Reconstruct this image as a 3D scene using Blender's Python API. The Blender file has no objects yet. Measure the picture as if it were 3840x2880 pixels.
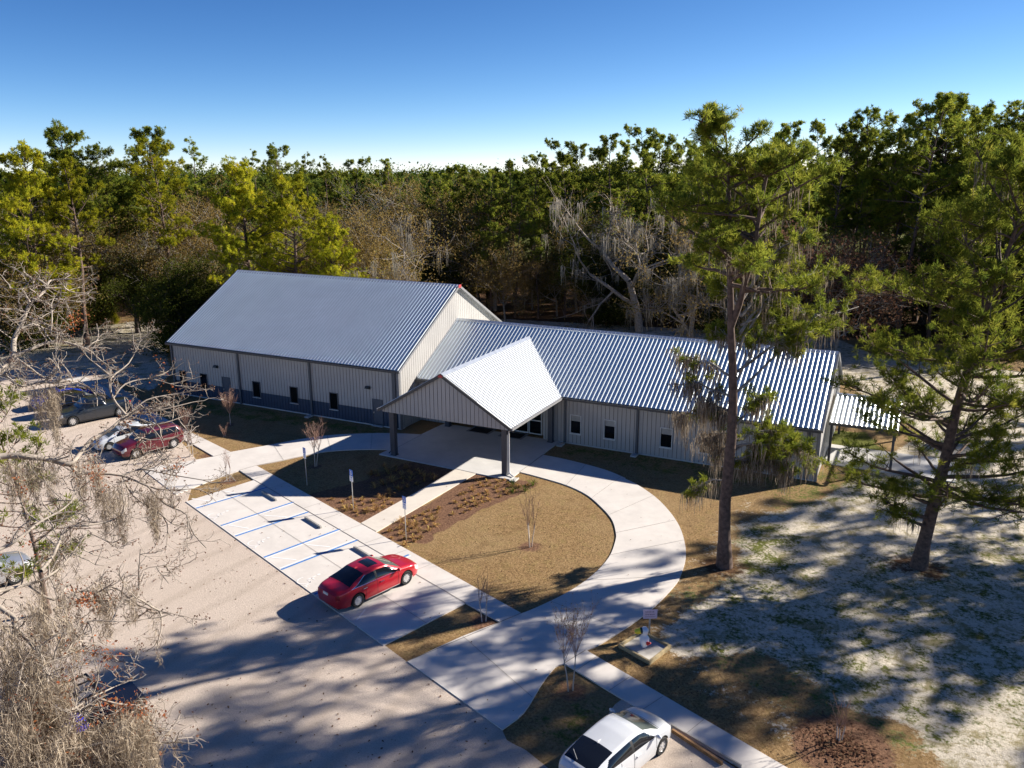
import bpy, bmesh, math, random
import numpy as np
from mathutils import Vector, Matrix
sc = bpy.context.scene
COL = sc.collection
rad = math.radians
# ------------------------------------------------------------------ camera
CAM = np.array([34.2007, -49.0157, 19.32]); YAW, PIT, ROL = rad(-26.7808), rad(14.9362), rad(-0.3378)
FPX = 3057.7   # focal length in px of the 3840 px wide photograph
fw = np.array([math.sin(YAW)*math.cos(PIT), math.cos(YAW)*math.cos(PIT), -math.sin(PIT)])
r0 = np.array([math.cos(YAW), -math.sin(YAW), 0]); u0 = np.cross(r0, fw)
RV = r0*math.cos(ROL)+u0*math.sin(ROL); UV_ = -r0*math.sin(ROL)+u0*math.cos(ROL)
cd = bpy.data.cameras.new('camera'); cam = bpy.data.objects.new('camera', cd); COL.objects.link(cam)
cd.sensor_width = 36; cd.lens = FPX/3840*36; cd.clip_start = .3; cd.clip_end = 6000
cam.matrix_world = Matrix(((RV[0], UV_[0], -fw[0], CAM[0]), (RV[1], UV_[1], -fw[1], CAM[1]), (RV[2], UV_[2], -fw[2], CAM[2]), (0, 0, 0, 1)))
sc.camera = cam
# ------------------------------------------------------------------ sky, sun, exposure
SAZ, SEL = 48.0, 27.0          # sun azimuth (from +X towards +Y) and elevation
w = bpy.data.worlds.new("World"); sc.world = w; w.use_nodes = True
nt = w.node_tree; bg = nt.nodes['Background']
sky = nt.nodes.new('ShaderNodeTexSky'); sky.sky_type = 'NISHITA'; sky.sun_disc = False
sky.sun_elevation = rad(SEL); sky.sun_rotation = rad(90-SAZ); sky.altitude = 0
sky.air_density = .45; sky.dust_density = 0.0; sky.ozone_density = 5.0
sx = nt.nodes.new('ShaderNodeSeparateColor'); cx = nt.nodes.new('ShaderNodeCombineColor'); nt.links.new(sky.outputs[0], sx.inputs[0])
for ch, (pw_, k_) in enumerate(((1.65, .50), (1.3, .55), (1.0, .76))):   # tone of the processed photograph: deep blue overhead, pale at the horizon
    p_ = nt.nodes.new('ShaderNodeMath'); p_.operation = 'POWER'; p_.inputs[1].default_value = pw_; nt.links.new(sx.outputs[ch], p_.inputs[0])
    q_ = nt.nodes.new('ShaderNodeMath'); q_.operation = 'MULTIPLY'; q_.inputs[1].default_value = k_; nt.links.new(p_.outputs[0], q_.inputs[0]); nt.links.new(q_.outputs[0], cx.inputs[ch])
nt.links.new(cx.outputs[0], bg.inputs[0]); bg.inputs[1].default_value = .09
sd = bpy.data.lights.new('sun', 'SUN'); sd.energy = 4.9; sd.angle = rad(.75); sd.color = (1, .93, .83)
so = bpy.data.objects.new('sun', sd); COL.objects.link(so); so.location = (60, 60, 60)
SUNV = Vector((math.cos(rad(SEL))*math.cos(rad(SAZ)), math.cos(rad(SEL))*math.sin(rad(SAZ)), math.sin(rad(SEL))))
so.rotation_euler = SUNV.to_track_quat('Z', 'Y').to_euler()
sc.view_settings.view_transform = 'Standard'; sc.view_settings.look = 'None'; sc.view_settings.gamma = 1
sc.view_settings.exposure = 1.15

# ------------------------------------------------------------------ helpers
def ray(px, py):
    d = fw*FPX+RV*(px-1920)-UV_*(py-1440); return d/np.linalg.norm(d)
def G(px, py, z=0.):
    d = ray(px, py); return CAM+d*((z-CAM[2])/d[2])
def P3(px, py, dist): return CAM+ray(px, py)*dist
def r1(x, y): return (x/2.074, 900+y/2.074)
def r2(x, y): return (x/2.074, 1500+y/2.074)
def r4(x, y): return (600+x/2.074, 1250+y/2.074)
def r5(x, y): return (1400+x/2.074, 1150+y/2.074)
def r6(x, y): return (1000+x/2.458, 1950+y/2.458)
def r7(x, y): return (1900+x/2.212, 2200+y/2.212)
def r8(x, y): return (600+x/2.212, 1650+y/2.212)
def rB(x, y): return (2300+x/2.011, 1400+y/2.011)
def D(x, y): return (x*1.736, y*1.736)
def GG(f, pts): return [tuple(G(*f(*p))[:2]) for p in pts]

def tag(o, label=None, cat=None, group=None, kind=None):
    if label: o['label'] = label
    if cat: o['category'] = cat
    if group: o['group'] = group
    if kind: o['kind'] = kind
    return o
def empty(name, loc=(0, 0, 0), rz=0., label=None, cat=None, group=None):
    o = bpy.data.objects.new(name, None); COL.objects.link(o); o.location = loc; o.rotation_euler = (0, 0, rz)
    o.empty_display_size = .2
    return tag(o, label, cat, group)
def link(name, me, mats=None, parent=None):
    o = bpy.data.objects.new(name, me); COL.objects.link(o)
    if parent: o.parent = parent
    if mats is not None:
        for m in (mats if isinstance(mats, (list, tuple)) else [mats]): me.materials.append(m)
    return o
class MB:
    """collects vertices and faces, builds one mesh"""
    def __init__(s): s.v = []; s.f = []; s.m = []; s.smooth = False
    def add(s, vs, fs, m=0):
        n = len(s.v); s.v += [tuple(map(float, v)) for v in vs]; s.f += [tuple(i+n for i in f) for f in fs]; s.m += [m]*len(fs); return s
    def box(s, a, b, m=0, M=None):
        x0, y0, z0 = a; x1, y1, z1 = b
        vs = [(x0, y0, z0), (x1, y0, z0), (x1, y1, z0), (x0, y1, z0), (x0, y0, z1), (x1, y0, z1), (x1, y1, z1), (x0, y1, z1)]
        if M is not None: vs = [tuple(M@Vector(v)) for v in vs]
        return s.add(vs, [(0, 3, 2, 1), (4, 5, 6, 7), (0, 1, 5, 4), (1, 2, 6, 5), (2, 3, 7, 6), (3, 0, 4, 7)], m)
    def prism(s, poly, z0, z1, m=0):
        n = len(poly)
        if sum(poly[i][0]*poly[(i+1) % n][1]-poly[(i+1) % n][0]*poly[i][1] for i in range(n)) < 0: poly = poly[::-1]
        vs = [(x, y, z0) for x, y in poly]+[(x, y, z1) for x, y in poly]
        return s.add(vs, [tuple(range(n))[::-1], tuple(range(n, 2*n))]+[(i, (i+1) % n, n+(i+1) % n, n+i) for i in range(n)], m)
    def tube(s, pts, rs, n=8, m=0, cap=True):
        pts = [Vector(p) for p in pts]
        if not hasattr(rs, '__len__'): rs = [rs]*len(pts)
        k = len(s.v); up = None
        for i, p in enumerate(pts):
            t = (pts[min(i+1, len(pts)-1)]-pts[max(i-1, 0)]).normalized()
            if up is None: up = t.orthogonal().normalized()
            up = (up-t*up.dot(t)); up = up.normalized() if up.length > 1e-6 else t.orthogonal().normalized()
            q = t.cross(up)
            for j in range(n):
                a = 2*math.pi*j/n; c = p+(up*math.cos(a)+q*math.sin(a))*rs[i]; s.v.append((c.x, c.y, c.z))
        for i in range(len(pts)-1):
            for j in range(n):
                s.f.append((k+i*n+j, k+i*n+(j+1) % n, k+(i+1)*n+(j+1) % n, k+(i+1)*n+j)); s.m.append(m)
        if cap:
            s.f.append(tuple(k+j for j in range(n))[::-1]); s.m.append(m)
            s.f.append(tuple(k+(len(pts)-1)*n+j for j in range(n))); s.m.append(m)
        return s
    def sphere(s, c, r, n=12, k=8, m=0, sc_=(1, 1, 1)):
        vs = []; fs = []
        for i in range(k+1):
            t = math.pi*i/k
            for j in range(n):
                a = 2*math.pi*j/n; vs.append((c[0]+r*sc_[0]*math.sin(t)*math.cos(a), c[1]+r*sc_[1]*math.sin(t)*math.sin(a), c[2]+r*sc_[2]*math.cos(t)))
        for i in range(k):
            for j in range(n): fs.append((i*n+j, (i+1)*n+j, (i+1)*n+(j+1) % n, i*n+(j+1) % n))
        return s.add(vs, fs, m)
    def mesh(s, name, smooth=False, bevel=0):
        me = bpy.data.meshes.new(name); me.from_pydata(s.v, [], s.f)
        me.polygons.foreach_set('material_index', s.m)
        if smooth: me.polygons.foreach_set('use_smooth', [True]*len(s.f))
        me.validate(); me.update(); return me
    def build(s, name, mats, parent=None, smooth=False):
        return link(name, s.mesh(name, smooth), mats, parent)
def shade_smooth(o, ang=40):
    me = o.data
    me.polygons.foreach_set('use_smooth', [True]*len(me.polygons))
    try: me.set_sharp_from_angle(angle=rad(ang))
    except Exception: pass
    return o
def npmesh(name, verts, tris, attrs=None, smooth=False, quads=False):
    me = bpy.data.meshes.new(name); k = 4 if quads else 3
    me.vertices.add(len(verts)); me.vertices.foreach_set('co', np.ascontiguousarray(verts, dtype=np.float32).ravel())
    n = len(tris); me.loops.add(n*k); me.polygons.add(n)
    me.loops.foreach_set('vertex_index', np.ascontiguousarray(tris, dtype=np.int32).ravel())
    me.polygons.foreach_set('loop_start', np.arange(n, dtype=np.int32)*k)
    me.polygons.foreach_set('use_smooth', np.full(n, smooth))
    for nm, arr in (attrs or {}).items():
        a = me.attributes.new(nm, 'FLOAT', 'POINT'); a.data.foreach_set('value', np.ascontiguousarray(arr, dtype=np.float32))
    me.update(); me.validate(); return me

# ------------------------------------------------------------------ materials
MATS = {}
class NT:
    def __init__(s, name):
        s.m = bpy.data.materials.new(name); s.m.use_nodes = True; s.t = s.m.node_tree; s.n = s.t.nodes
        s.b = s.n['Principled BSDF']; s.out = s.n['Material Output']
    def new(s, ty, **k):
        n = s.n.new(ty)
        for a, v in k.items():
            if hasattr(n, a): setattr(n, a, v)
            else: n.inputs[a].default_value = v
        return n
    def l(s, a, b): s.t.links.new(a, b)
    def pos(s, scale=(1, 1, 1), obj=True):
        tc = s.new('ShaderNodeTexCoord'); mp = s.new('ShaderNodeMapping'); mp.inputs['Scale'].default_value = scale
        s.l(tc.outputs['Object'], mp.inputs[0]); return mp.outputs[0]
    def noise(s, sc_, det=4, rough=.55, vec=None, dist=0):
        n = s.new('ShaderNodeTexNoise'); n.inputs['Scale'].default_value = sc_; n.inputs['Detail'].default_value = det
        n.inputs['Roughness'].default_value = rough; n.inputs['Distortion'].default_value = dist
        s.l(vec if vec is not None else s.P, n.inputs['Vector']); return n.outputs['Fac']
    def ramp(s, fac, stops):
        r = s.new('ShaderNodeValToRGB'); e = r.color_ramp.elements
        while len(e) < len(stops): e.new(.5)
        for i, (p, c) in enumerate(stops):
            e[i].position = p; e[i].color = (c if hasattr(c, '__len__') else (c, c, c))+((1,) if not hasattr(c, '__len__') or len(c) == 3 else ())
        s.l(fac, r.inputs[0]); return r.outputs[0]
    def mix(s, f, a, b, mode='MIX'):
        n = s.new('ShaderNodeMix'); n.data_type = 'RGBA'; n.blend_type = mode
        for sock, v in ((n.inputs[0], f), (n.inputs[6], a), (n.inputs[7], b)):
            if isinstance(v, bpy.types.NodeSocket): s.l(v, sock)
            elif hasattr(v, '__len__'): sock.default_value = (*v, 1) if len(v) == 3 else v
            else: sock.default_value = v
        return n.outputs[2]
    def math(s, op, a, b=0., clamp=False):
        n = s.new('ShaderNodeMath'); n.operation = op; n.use_clamp = clamp
        for sock, v in ((n.inputs[0], a), (n.inputs[1], b)):
            if isinstance(v, bpy.types.NodeSocket): s.l(v, sock)
            else: sock.default_value = v
        return n.outputs[0]
    def attr(s, nm): n = s.new('ShaderNodeAttribute'); n.attribute_name = nm; return n.outputs['Fac']
    def bump(s, h, st=.3, d=.02):
        n = s.new('ShaderNodeBump'); n.inputs['Strength'].default_value = st; n.inputs['Distance'].default_value = d
        s.l(h, n.inputs['Height']); s.l(n.outputs[0], s.b.inputs['Normal'])
def simple(name, col, rough=.6, metal=0, spec=.5, var=.12, nscale=3., coat=0, bump=0):
    t = NT(name); t.P = t.pos()
    n = t.noise(nscale, 5)
    c = t.ramp(n, [(.3, tuple(x*(1-var) for x in col)), (.7, tuple(min(1, x*(1+var)) for x in col))])
    t.l(c, t.b.inputs['Base Color']); t.b.inputs['Roughness'].default_value = rough; t.b.inputs['Metallic'].default_value = metal
    t.b.inputs['Specular IOR Level'].default_value = spec
    if coat: t.b.inputs['Coat Weight'].default_value = coat; t.b.inputs['Coat Roughness'].default_value = .06
    if bump: t.bump(t.noise(nscale*12, 4), bump, .01)
    MATS[name] = t.m; return t.m

def make_materials():
    # ground sheet: dormant lawn, sand, green turf, forest litter, mulch by attribute masks
    t = NT('ground_soil'); t.P = t.pos()
    big = t.noise(.25, 5, .6); med = t.noise(1.6, 6, .65); fine = t.noise(9, 6, .75); vfine = t.noise(30, 4, .7)
    lawn = t.ramp(fine, [(.30, (.075, .044, .020)), (.45, (.25, .155, .068)), (.64, (.40, .265, .13))])
    lawn = t.mix(t.ramp(med, [(.50, 0.), (.72, .40)]), lawn, (.24, .20, .06))
    spots = t.ramp(vfine, [(.36, 1.), (.45, 0.)])
    lawn = t.mix(t.math('MULTIPLY', spots, .75), lawn, (.07, .038, .02))
    sand = t.ramp(fine, [(.25, (.40, .34, .26)), (.5, (.62, .55, .44)), (.75, (.76, .69, .57))])
    sand = t.mix(t.ramp(t.noise(3.5, 6, .7), [(.52, 0.), (.64, .75)]), sand, (.20, .16, .06))
    sand = t.mix(t.ramp(t.noise(.7, 8, .75, dist=.6), [(.50, 0.), (.60, .8)]), sand, (.23, .19, .075))
    green = t.ramp(fine, [(.3, (.04, .05, .012)), (.6, (.15, .16, .032)), (.75, (.27, .25, .06))])
    litter = t.ramp(fine, [(.3, (.035, .02, .012)), (.6, (.14, .075, .038)), (.8, (.24, .14, .07))])
    mulch = t.ramp(fine, [(.3, (.05, .026, .016)), (.55, (.21, .115, .07)), (.75, (.33, .19, .11))])
    lawn = t.mix(t.ramp(big, [(.42, 0.), (.64, .28)]), lawn, (.36, .26, .135))
    lawn = t.mix(t.ramp(t.noise(.5, 6, .7, dist=1.5), [(.52, 0.), (.66, .5)]), lawn, (.17, .10, .045))
    def mask(nm, soft=.16, sc_=1.1, amp=.9):
        a = t.attr(nm); n = t.math('MULTIPLY', t.math('SUBTRACT', t.noise(sc_, 8, .72), .5), amp)
        n2 = t.math('MULTIPLY', t.math('SUBTRACT', t.noise(sc_*7, 4, .7), .5), amp*.7)
        return t.ramp(t.math('ADD', t.math('ADD', a, n), n2), [(.5-soft/2, 0.), (.5+soft/2, 1.)])
    c = t.mix(mask('sand', .14, .9, 1.5), lawn, sand)
    c = t.mix(mask('green', .2, .9, 1.4), c, green)
    c = t.mix(mask('mulch', .14, 1.4, .5), c, mulch)
    c = t.mix(mask('litter', .2, .5), c, litter)
    t.l(c, t.b.inputs['Base Color']); t.b.inputs['Roughness'].default_value = .95; t.b.inputs['Specular IOR Level'].default_value = .1
    t.bump(t.math('ADD', fine, t.math('MULTIPLY', vfine, .6)), .9, .06); MATS['ground'] = t.m
    # gravel / crushed shell lot
    t = NT('gravel_lot'); t.P = t.pos()
    f = t.noise(14, 6, .8); v = t.noise(45, 3, .8)
    c = t.ramp(f, [(.27, (.24, .185, .145)), (.40, (.55, .455, .375)), (.62, (.66, .555, .465)), (.8, (.78, .69, .60))])
    c = t.mix(t.ramp(v, [(.33, .95), (.43, 0.)]), c, (.08, .055, .04))
    c = t.mix(t.ramp(t.noise(.35, 5, .6), [(.4, 0.), (.7, .35)]), c, (.50, .41, .33))
    tracks = t.new('ShaderNodeTexWave'); tracks.wave_type = 'BANDS'; tracks.inputs['Scale'].default_value = .16; tracks.inputs['Distortion'].default_value = 5; tracks.inputs['Detail'].default_value = 3; tracks.inputs['Detail Scale'].default_value = .5
    t.l(t.P, tracks.inputs['Vector'])
    c = t.mix(t.math('MULTIPLY', t.ramp(tracks.outputs['Fac'], [(.75, 0.), (1., 1.)]), .22), c, (.30, .23, .17))
    vo = t.new('ShaderNodeTexVoronoi'); vo.inputs['Scale'].default_value = 2.2; t.l(t.P, vo.inputs['Vector'])
    c = t.mix(t.math('MULTIPLY', t.ramp(vo.outputs['Distance'], [(.05, 1.), (.09, 0.)]), t.ramp(t.noise(.9, 2), [(.5, 0.), (.56, .9)])), c, (.07, .045, .03))
    t.l(c, t.b.inputs['Base Color']); t.b.inputs['Roughness'].default_value = .95; t.b.inputs['Specular IOR Level'].default_value = .1
    t.bump(t.math('ADD', f, v), .8, .04); MATS['gravel'] = t.m
    for nm, k in (('concrete', (.63, .585, .535)), ('concrete_warm', (.64, .58, .50)), ('concrete_slab', (.58, .565, .54))):
        t = NT(nm); t.P = t.pos()
        c = t.ramp(t.noise(.8, 8, .65), [(.3, tuple(x*.90 for x in k)), (.7, tuple(min(1, x*1.06) for x in k))])
        c = t.mix(t.ramp(t.noise(6, 6, .7), [(.56, 0.), (.8, .25)]), c, tuple(x*.7 for x in k))
        c = t.mix(t.ramp(t.noise(.28, 7, .7, dist=.8), [(.50, 0.), (.68, .38)]), c, tuple(x*.74 for x in k))
        c = t.mix(t.ramp(t.noise(2.2, 8, .8, dist=1.2), [(.60, 0.), (.72, .35)]), c, tuple(x*.66 for x in k))
        vo = t.new('ShaderNodeTexVoronoi'); vo.inputs['Scale'].default_value = 1.1; t.l(t.P, vo.inputs['Vector'])
        c = t.mix(t.ramp(vo.outputs['Distance'], [(.02, .5), (.05, 0.)]), c, (.28, .22, .17))
        t.l(c, t.b.inputs['Base Color']); t.b.inputs['Roughness'].default_value = .85; t.b.inputs['Specular IOR Level'].default_value = .25
        t.bump(t.noise(40, 4), .15, .01); MATS[nm] = t.m
    simple('blue_paint', (.045, .20, .52), .7, var=.25, nscale=5); simple('white_paint', (.80, .80, .80), .7, var=.08, nscale=6)
    simple('ghost_paint', (.72, .69, .66), .8, var=.1, nscale=6)
    simple('faded_white_paint', (.74, .72, .70), .8, var=.06, nscale=6)
    simple('joint', (.20, .18, .16), .95)
    # metals
    t = NT('galvalume_roof'); t.P = t.pos()
    c = t.ramp(t.noise(.5, 3, .5), [(.3, (.74, .80, .79)), (.7, (.80, .86, .85))])
    t.l(c, t.b.inputs['Base Color']); t.b.inputs['Metallic'].default_value = .42; t.b.inputs['Roughness'].default_value = .30
    MATS['roof'] = t.m
    simple('roof_bright', (.74, .77, .78), .4, .15, var=.03)
    simple('ridge_metal', (.60, .64, .68), .35, .62)
    t = NT('wall_panel'); t.P = t.pos()
    c = t.ramp(t.noise(.5, 6, .6), [(.3, (.365, .352, .335)), (.7, (.415, .40, .38))])
    t.l(c, t.b.inputs['Base Color']); t.b.inputs['Roughness'].default_value = .55; MATS['wall'] = t.m
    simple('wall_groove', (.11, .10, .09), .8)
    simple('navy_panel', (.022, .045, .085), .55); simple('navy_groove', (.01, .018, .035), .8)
    simple('dark_trim', (.055, .057, .06), .5); simple('grey_trim', (.22, .22, .225), .5); simple('slate_trim', (.075, .085, .10), .5)
    simple('column_paint', (.055, .06, .075), .45); simple('door_paint', (.07, .085, .11), .5)
    simple('white_frame', (.62, .62, .60), .45); simple('red_cap', (.5, .05, .05), .5)
    simple('bare_sill', (.55, .54, .52), .6)
    t = NT('dark_glass'); t.P = t.pos(); t.b.inputs['Base Color'].default_value = (.006, .007, .008, 1); t.b.inputs['Roughness'].default_value = .08; t.b.inputs['Specular IOR Level'].default_value = .35; MATS['glass'] = t.m
    simple('blind', (.36, .35, .32), .8); simple('soffit', (.35, .34, .33), .7)
    simple('mat_rubber', (.012, .012, .012), .9); simple('lamp_black', (.02, .02, .02), .5); simple('lamp_lens', (.6, .6, .58), .3)
    # vehicles
    simple('paint_red', (.46, .008, .018), .28, .25, coat=1, var=.04); simple('paint_white', (.62, .64, .66), .3, .1, coat=1, var=.02)
    simple('paint_maroon', (.11, .008, .018), .28, .25, coat=1, var=.04); simple('paint_silver', (.48, .50, .53), .3, .6, coat=1, var=.03)
    simple('paint_blue', (.01, .03, .33), .28, .2, coat=1, var=.04); simple('paint_black', (.008, .009, .012), .25, 0, coat=1, var=.1)
    simple('paint_dark', (.012, .018, .028), .28, .1, coat=1, var=.1)
    t = NT('car_glass'); t.P = t.pos(); t.b.inputs['Base Color'].default_value = (.008, .010, .014, 1); t.b.inputs['Roughness'].default_value = .04; t.b.inputs['Specular IOR Level'].default_value = .6; MATS['car_glass'] = t.m
    t = NT('clear_glass'); t.P = t.pos(); t.b.inputs['Base Color'].default_value = (.10, .12, .11, 1); t.b.inputs['Roughness'].default_value = .05; t.b.inputs['Specular IOR Level'].default_value = .8; MATS['windscreen_glass'] = t.m
    simple('tyre', (.012, .012, .012), .85); simple('rim', (.66, .65, .64), .35, .5); simple('chrome', (.75, .75, .76), .12, 1)
    simple('black_plastic', (.012, .012, .013), .55); simple('tail_lens', (.30, .012, .012), .15, coat=1); simple('head_lens', (.62, .62, .60), .1, coat=1)
    simple('plate', (.6, .62, .62), .5); simple('amber_lens', (.8, .35, .05), .2)
    # vegetation
    def leafmat(name, cols, transl=.4, rnd=.25, rough=.6):
        t = NT(name); t.P = t.pos(); a = t.attr('tint')
        c = t.ramp(a, [(i/(len(cols)-1), k) for i, k in enumerate(cols)])
        oi = t.new('ShaderNodeObjectInfo'); hs = t.new('ShaderNodeHueSaturation')
        t.l(c, hs.inputs['Color'])
        mr = t.new('ShaderNodeMapRange'); mr.inputs[3].default_value = 1-rnd; mr.inputs[4].default_value = 1+rnd; t.l(oi.outputs['Random'], mr.inputs[0]); t.l(mr.outputs[0], hs.inputs['Value'])
        df = t.new('ShaderNodeBsdfDiffuse'); tr = t.new('ShaderNodeBsdfTranslucent'); mx = t.new('ShaderNodeMixShader'); mx.inputs[0].default_value = transl
        t.l(hs.outputs[0], df.inputs[0]); t.l(hs.outputs[0], tr.inputs[0]); t.l(df.outputs[0], mx.inputs[1]); t.l(tr.outputs[0], mx.inputs[2]); t.l(mx.outputs[0], t.out.inputs[0])
        MATS[name] = t.m
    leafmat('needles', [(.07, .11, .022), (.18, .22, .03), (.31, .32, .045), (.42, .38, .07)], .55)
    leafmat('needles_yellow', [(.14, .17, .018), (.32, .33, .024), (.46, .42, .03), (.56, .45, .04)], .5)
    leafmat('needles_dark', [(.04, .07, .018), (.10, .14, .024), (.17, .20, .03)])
    leafmat('oak_leaves', [(.025, .035, .010), (.06, .075, .014), (.13, .13, .022)])
    leafmat('brown_leaves', [(.12, .08, .035), (.22, .15, .05), (.30, .21, .07), (.22, .20, .06)])
    leafmat('red_leaves', [(.11, .06, .04), (.19, .10, .065), (.18, .13, .08)])
    leafmat('orange_leaves', [(.28, .07, .03), (.42, .14, .06), (.38, .19, .08)])
    leafmat('moss', [(.17, .15, .12), (.30, .27, .22), (.42, .38, .31)], .3)
    leafmat('moss_pale', [(.12, .09, .065), (.28, .225, .165), (.50, .42, .32)], .3)
    leafmat('dry_plant', [(.28, .14, .06), (.42, .25, .10), (.52, .40, .13)], .3)
    leafmat('crepe_twigs', [(.30, .18, .13), (.38, .25, .19), (.30, .2, .15)], 0)
    simple('pine_bark', (.115, .075, .058), .9, var=.5, nscale=5, bump=.5); simple('grey_bark', (.30, .27, .235), .9, var=.35, nscale=4)
    simple('pale_bark', (.30, .255, .21), .9, var=.35, nscale=6, bump=.3); simple('dark_bark', (.085, .065, .05), .9, var=.5, nscale=5, bump=.5)
    simple('crepe_bark', (.52, .44, .36), .8, var=.2, nscale=6)
    simple('timber', (.36, .28, .15), .8, var=.3, nscale=5); simple('brown_timber', (.22, .12, .05), .85, var=.4, nscale=4)
    simple('wheel_stop_concrete', (.36, .34, .31), .9, var=.2); simple('galvanised', (.5, .5, .48), .4, .6)
    simple('sign_blue', (.02, .12, .50), .4); simple('sign_white', (.75, .76, .78), .4); simple('sign_pink', (.68, .52, .60), .5); simple('sign_text', (.14, .06, .12), .6)
    simple('toy_white', (.78, .80, .84), .35); simple('toy_yellow', (.80, .66, .03), .4); simple('toy_red', (.55, .02, .02), .4); simple('toy_black', (.02, .03, .03), .4)
    simple('box_sand', (.50, .47, .42), .95, var=.15, bump=.4); simple('fabric_blue', (.02, .03, .62), .8)
    simple('splash_block', (.5, .49, .46), .9)
make_materials()
M = MATS

# ------------------------------------------------------------------ ground
def inpoly(X, Y, poly):
    r = np.zeros(X.shape, bool); n = len(poly)
    for i in range(n):
        x0, y0 = poly[i]; x1, y1 = poly[(i+1) % n]
        c = ((y0 > Y) != (y1 > Y)) & (X < (x1-x0)*(Y-y0)/((y1-y0) if y1 != y0 else 1e-9)+x0); r ^= c
    return r
def blob(X, Y, f, pts, soft=.6):
    """soft mask of a ground polygon given by points of the photograph"""
    m = inpoly(X, Y, GG(f, pts)).astype(float); k = max(1, int(soft/.35))
    for _ in range(k):
        m[1:-1, 1:-1] = (m[1:-1, 1:-1]*2+m[:-2, 1:-1]+m[2:, 1:-1]+m[1:-1, :-2]+m[1:-1, 2:])/6
    return m
def make_ground():
    core = np.arange(-60, 70, .35); out = 70+np.cumsum(.35*1.18**np.arange(1, 42)); lo = -60-np.cumsum(.35*1.18**np.arange(1, 42))
    xs = np.concatenate([lo[::-1], core, out])
    ycore = np.arange(-52, 66, .35); ys = np.concatenate([(-52-np.cumsum(.35*1.18**np.arange(1, 42)))[::-1], ycore, 66+np.cumsum(.35*1.18**np.arange(1, 42))])
    X, Y = np.meshgrid(xs, ys)
    S = np.zeros(X.shape); Gm = np.zeros(X.shape); Lt = np.zeros(X.shape); Mu = np.zeros(X.shape)
    I = lambda x, y: (x, y)
    # sand at right (photo px), sand behind building, sandy road back left
    S = np.maximum(S, blob(X, Y, I, [(2780, 1960), (3100, 1860), (3500, 1600), (3900, 1500), (6500, 1700), (5500, 3300), (3550, 2890), (3400, 2700), (3160, 2650), (2960, 2500), (2850, 2440), (2560, 2475), (2470, 2400), (2560, 2300), (2760, 2160)], 1.2))
    S = np.maximum(S, blob(X, Y, I, [(1870, 1190), (2000, 1180), (2700, 1205), (3050, 1230), (3300, 1340), (3900, 1400), (5000, 1500), (5000, 1700), (3500, 1650), (3250, 1500), (3150, 1400), (3150, 1330), (1900, 1225)], .8)*.95)
    S = np.maximum(S, blob(X, Y, I, [(-600, 1290), (-100, 1270), (350, 1225), (640, 1185), (680, 1230), (620, 1300), (640, 1400), (560, 1470), (300, 1380), (-600, 1440)], .8))
    S = np.maximum(S, .36*blob(X, Y, I, [(2700, 1900), (3200, 1750), (4500, 1800), (4500, 3300), (3400, 2890), (3000, 2890), (2500, 2500), (2400, 2350)], 2.5))
    # green turf
    Gm = np.maximum(Gm, .50*blob(X, Y, I, [(2740, 1960), (2900, 1950), (3060, 2010), (2990, 2150), (2850, 2230), (2740, 2150)], 2))
    Gm = np.maximum(Gm, .46*blob(X, Y, I, [(2800, 1750), (3600, 1720), (3700, 1900), (3200, 1880), (2900, 1930)], 1))
    Gm = np.maximum(Gm, .42*blob(X, Y, I, [(2500, 2180), (4500, 1850), (5000, 2700), (3300, 2890), (2600, 2500)], 3))
    Gm = np.maximum(Gm, .66*blob(X, Y, I, [(1900, 1182), (2800, 1190), (3100, 1215), (2700, 1212), (2400, 1205)], .5))
    Gm = np.maximum(Gm, .8*blob(X, Y, I, [(3100, 1610), (3250, 1620), (3330, 1700), (3120, 1690)], .5))
    Gm = np.maximum(Gm, .4*blob(X, Y, I, [(2200, 2560), (2330, 2640), (2100, 2850), (1900, 2740)], 1))
    Gm = np.maximum(Gm, .5*blob(X, Y, I, [(700, 1490), (1480, 1610), (1450, 1640), (680, 1540)], .8))
    Gm = np.maximum(Gm, .44*blob(X, Y, I, [(2100, 1660), (2700, 1730), (2900, 1800), (2700, 1830), (2080, 1700)], .8))
    # forest floor
    far = (Y > 52) | (X < -62) | ((Y > 30) & (X < -25)) | ((X > 62)) | (Y > 44+.15*(X+20)) & (X < 30)
    far |= (Y-60 > -(X-30)*1.1) & (Y > 20) & (X > 45)
    Lt = far.astype(float)
    for _ in range(5): Lt[1:-1, 1:-1] = (Lt[1:-1, 1:-1]*2+Lt[:-2, 1:-1]+Lt[2:, 1:-1]+Lt[1:-1, :-2]+Lt[1:-1, 2:])/6
    away = np.clip((np.hypot(X-34, Y+49)-150)/40, 0, 1); Lt *= 1-away; Gm = np.maximum(Gm, away)
    Lt = np.maximum(Lt, blob(X, Y, I, [(-600, 1180), (250, 1180), (440, 1185), (420, 1215), (200, 1250), (-100, 1270), (-600, 1290)], .8)*.85)
    # mulch: bed in front of the canopy and the rings round the young trees
    Mu = np.maximum(Mu, blob(X, Y, I, [r8(1665, 693), r8(1440, 560), r8(1215, 455), r8(1700, 330), r5(0, 1300), r5(300, 1200), r5(640, 1262), r5(420, 1395), r8(2212, 392)], .3))
    Mu = np.maximum(Mu, blob(X, Y, I, [r8(1795, 762), r8(2212, 525), r5(795, 1300), r5(1100, 1330), r5(1290, 1370), r5(1130, 1460), r5(880, 1560), r5(620, 1700), r6(1540, 130), r6(1500, 220), r6(1165, 195)], .3))
    rings = [(-4.0, -13.65, .75), (-.76, -9.06, .6), (-12.8, -4.8, .6), (18.65, -21.07, .9), (23.96, -23.92, .8), (17.3, -13.55, .8), (33.5, -22.6, 1.5), (-8.9, -10.6, .8)]
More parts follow.
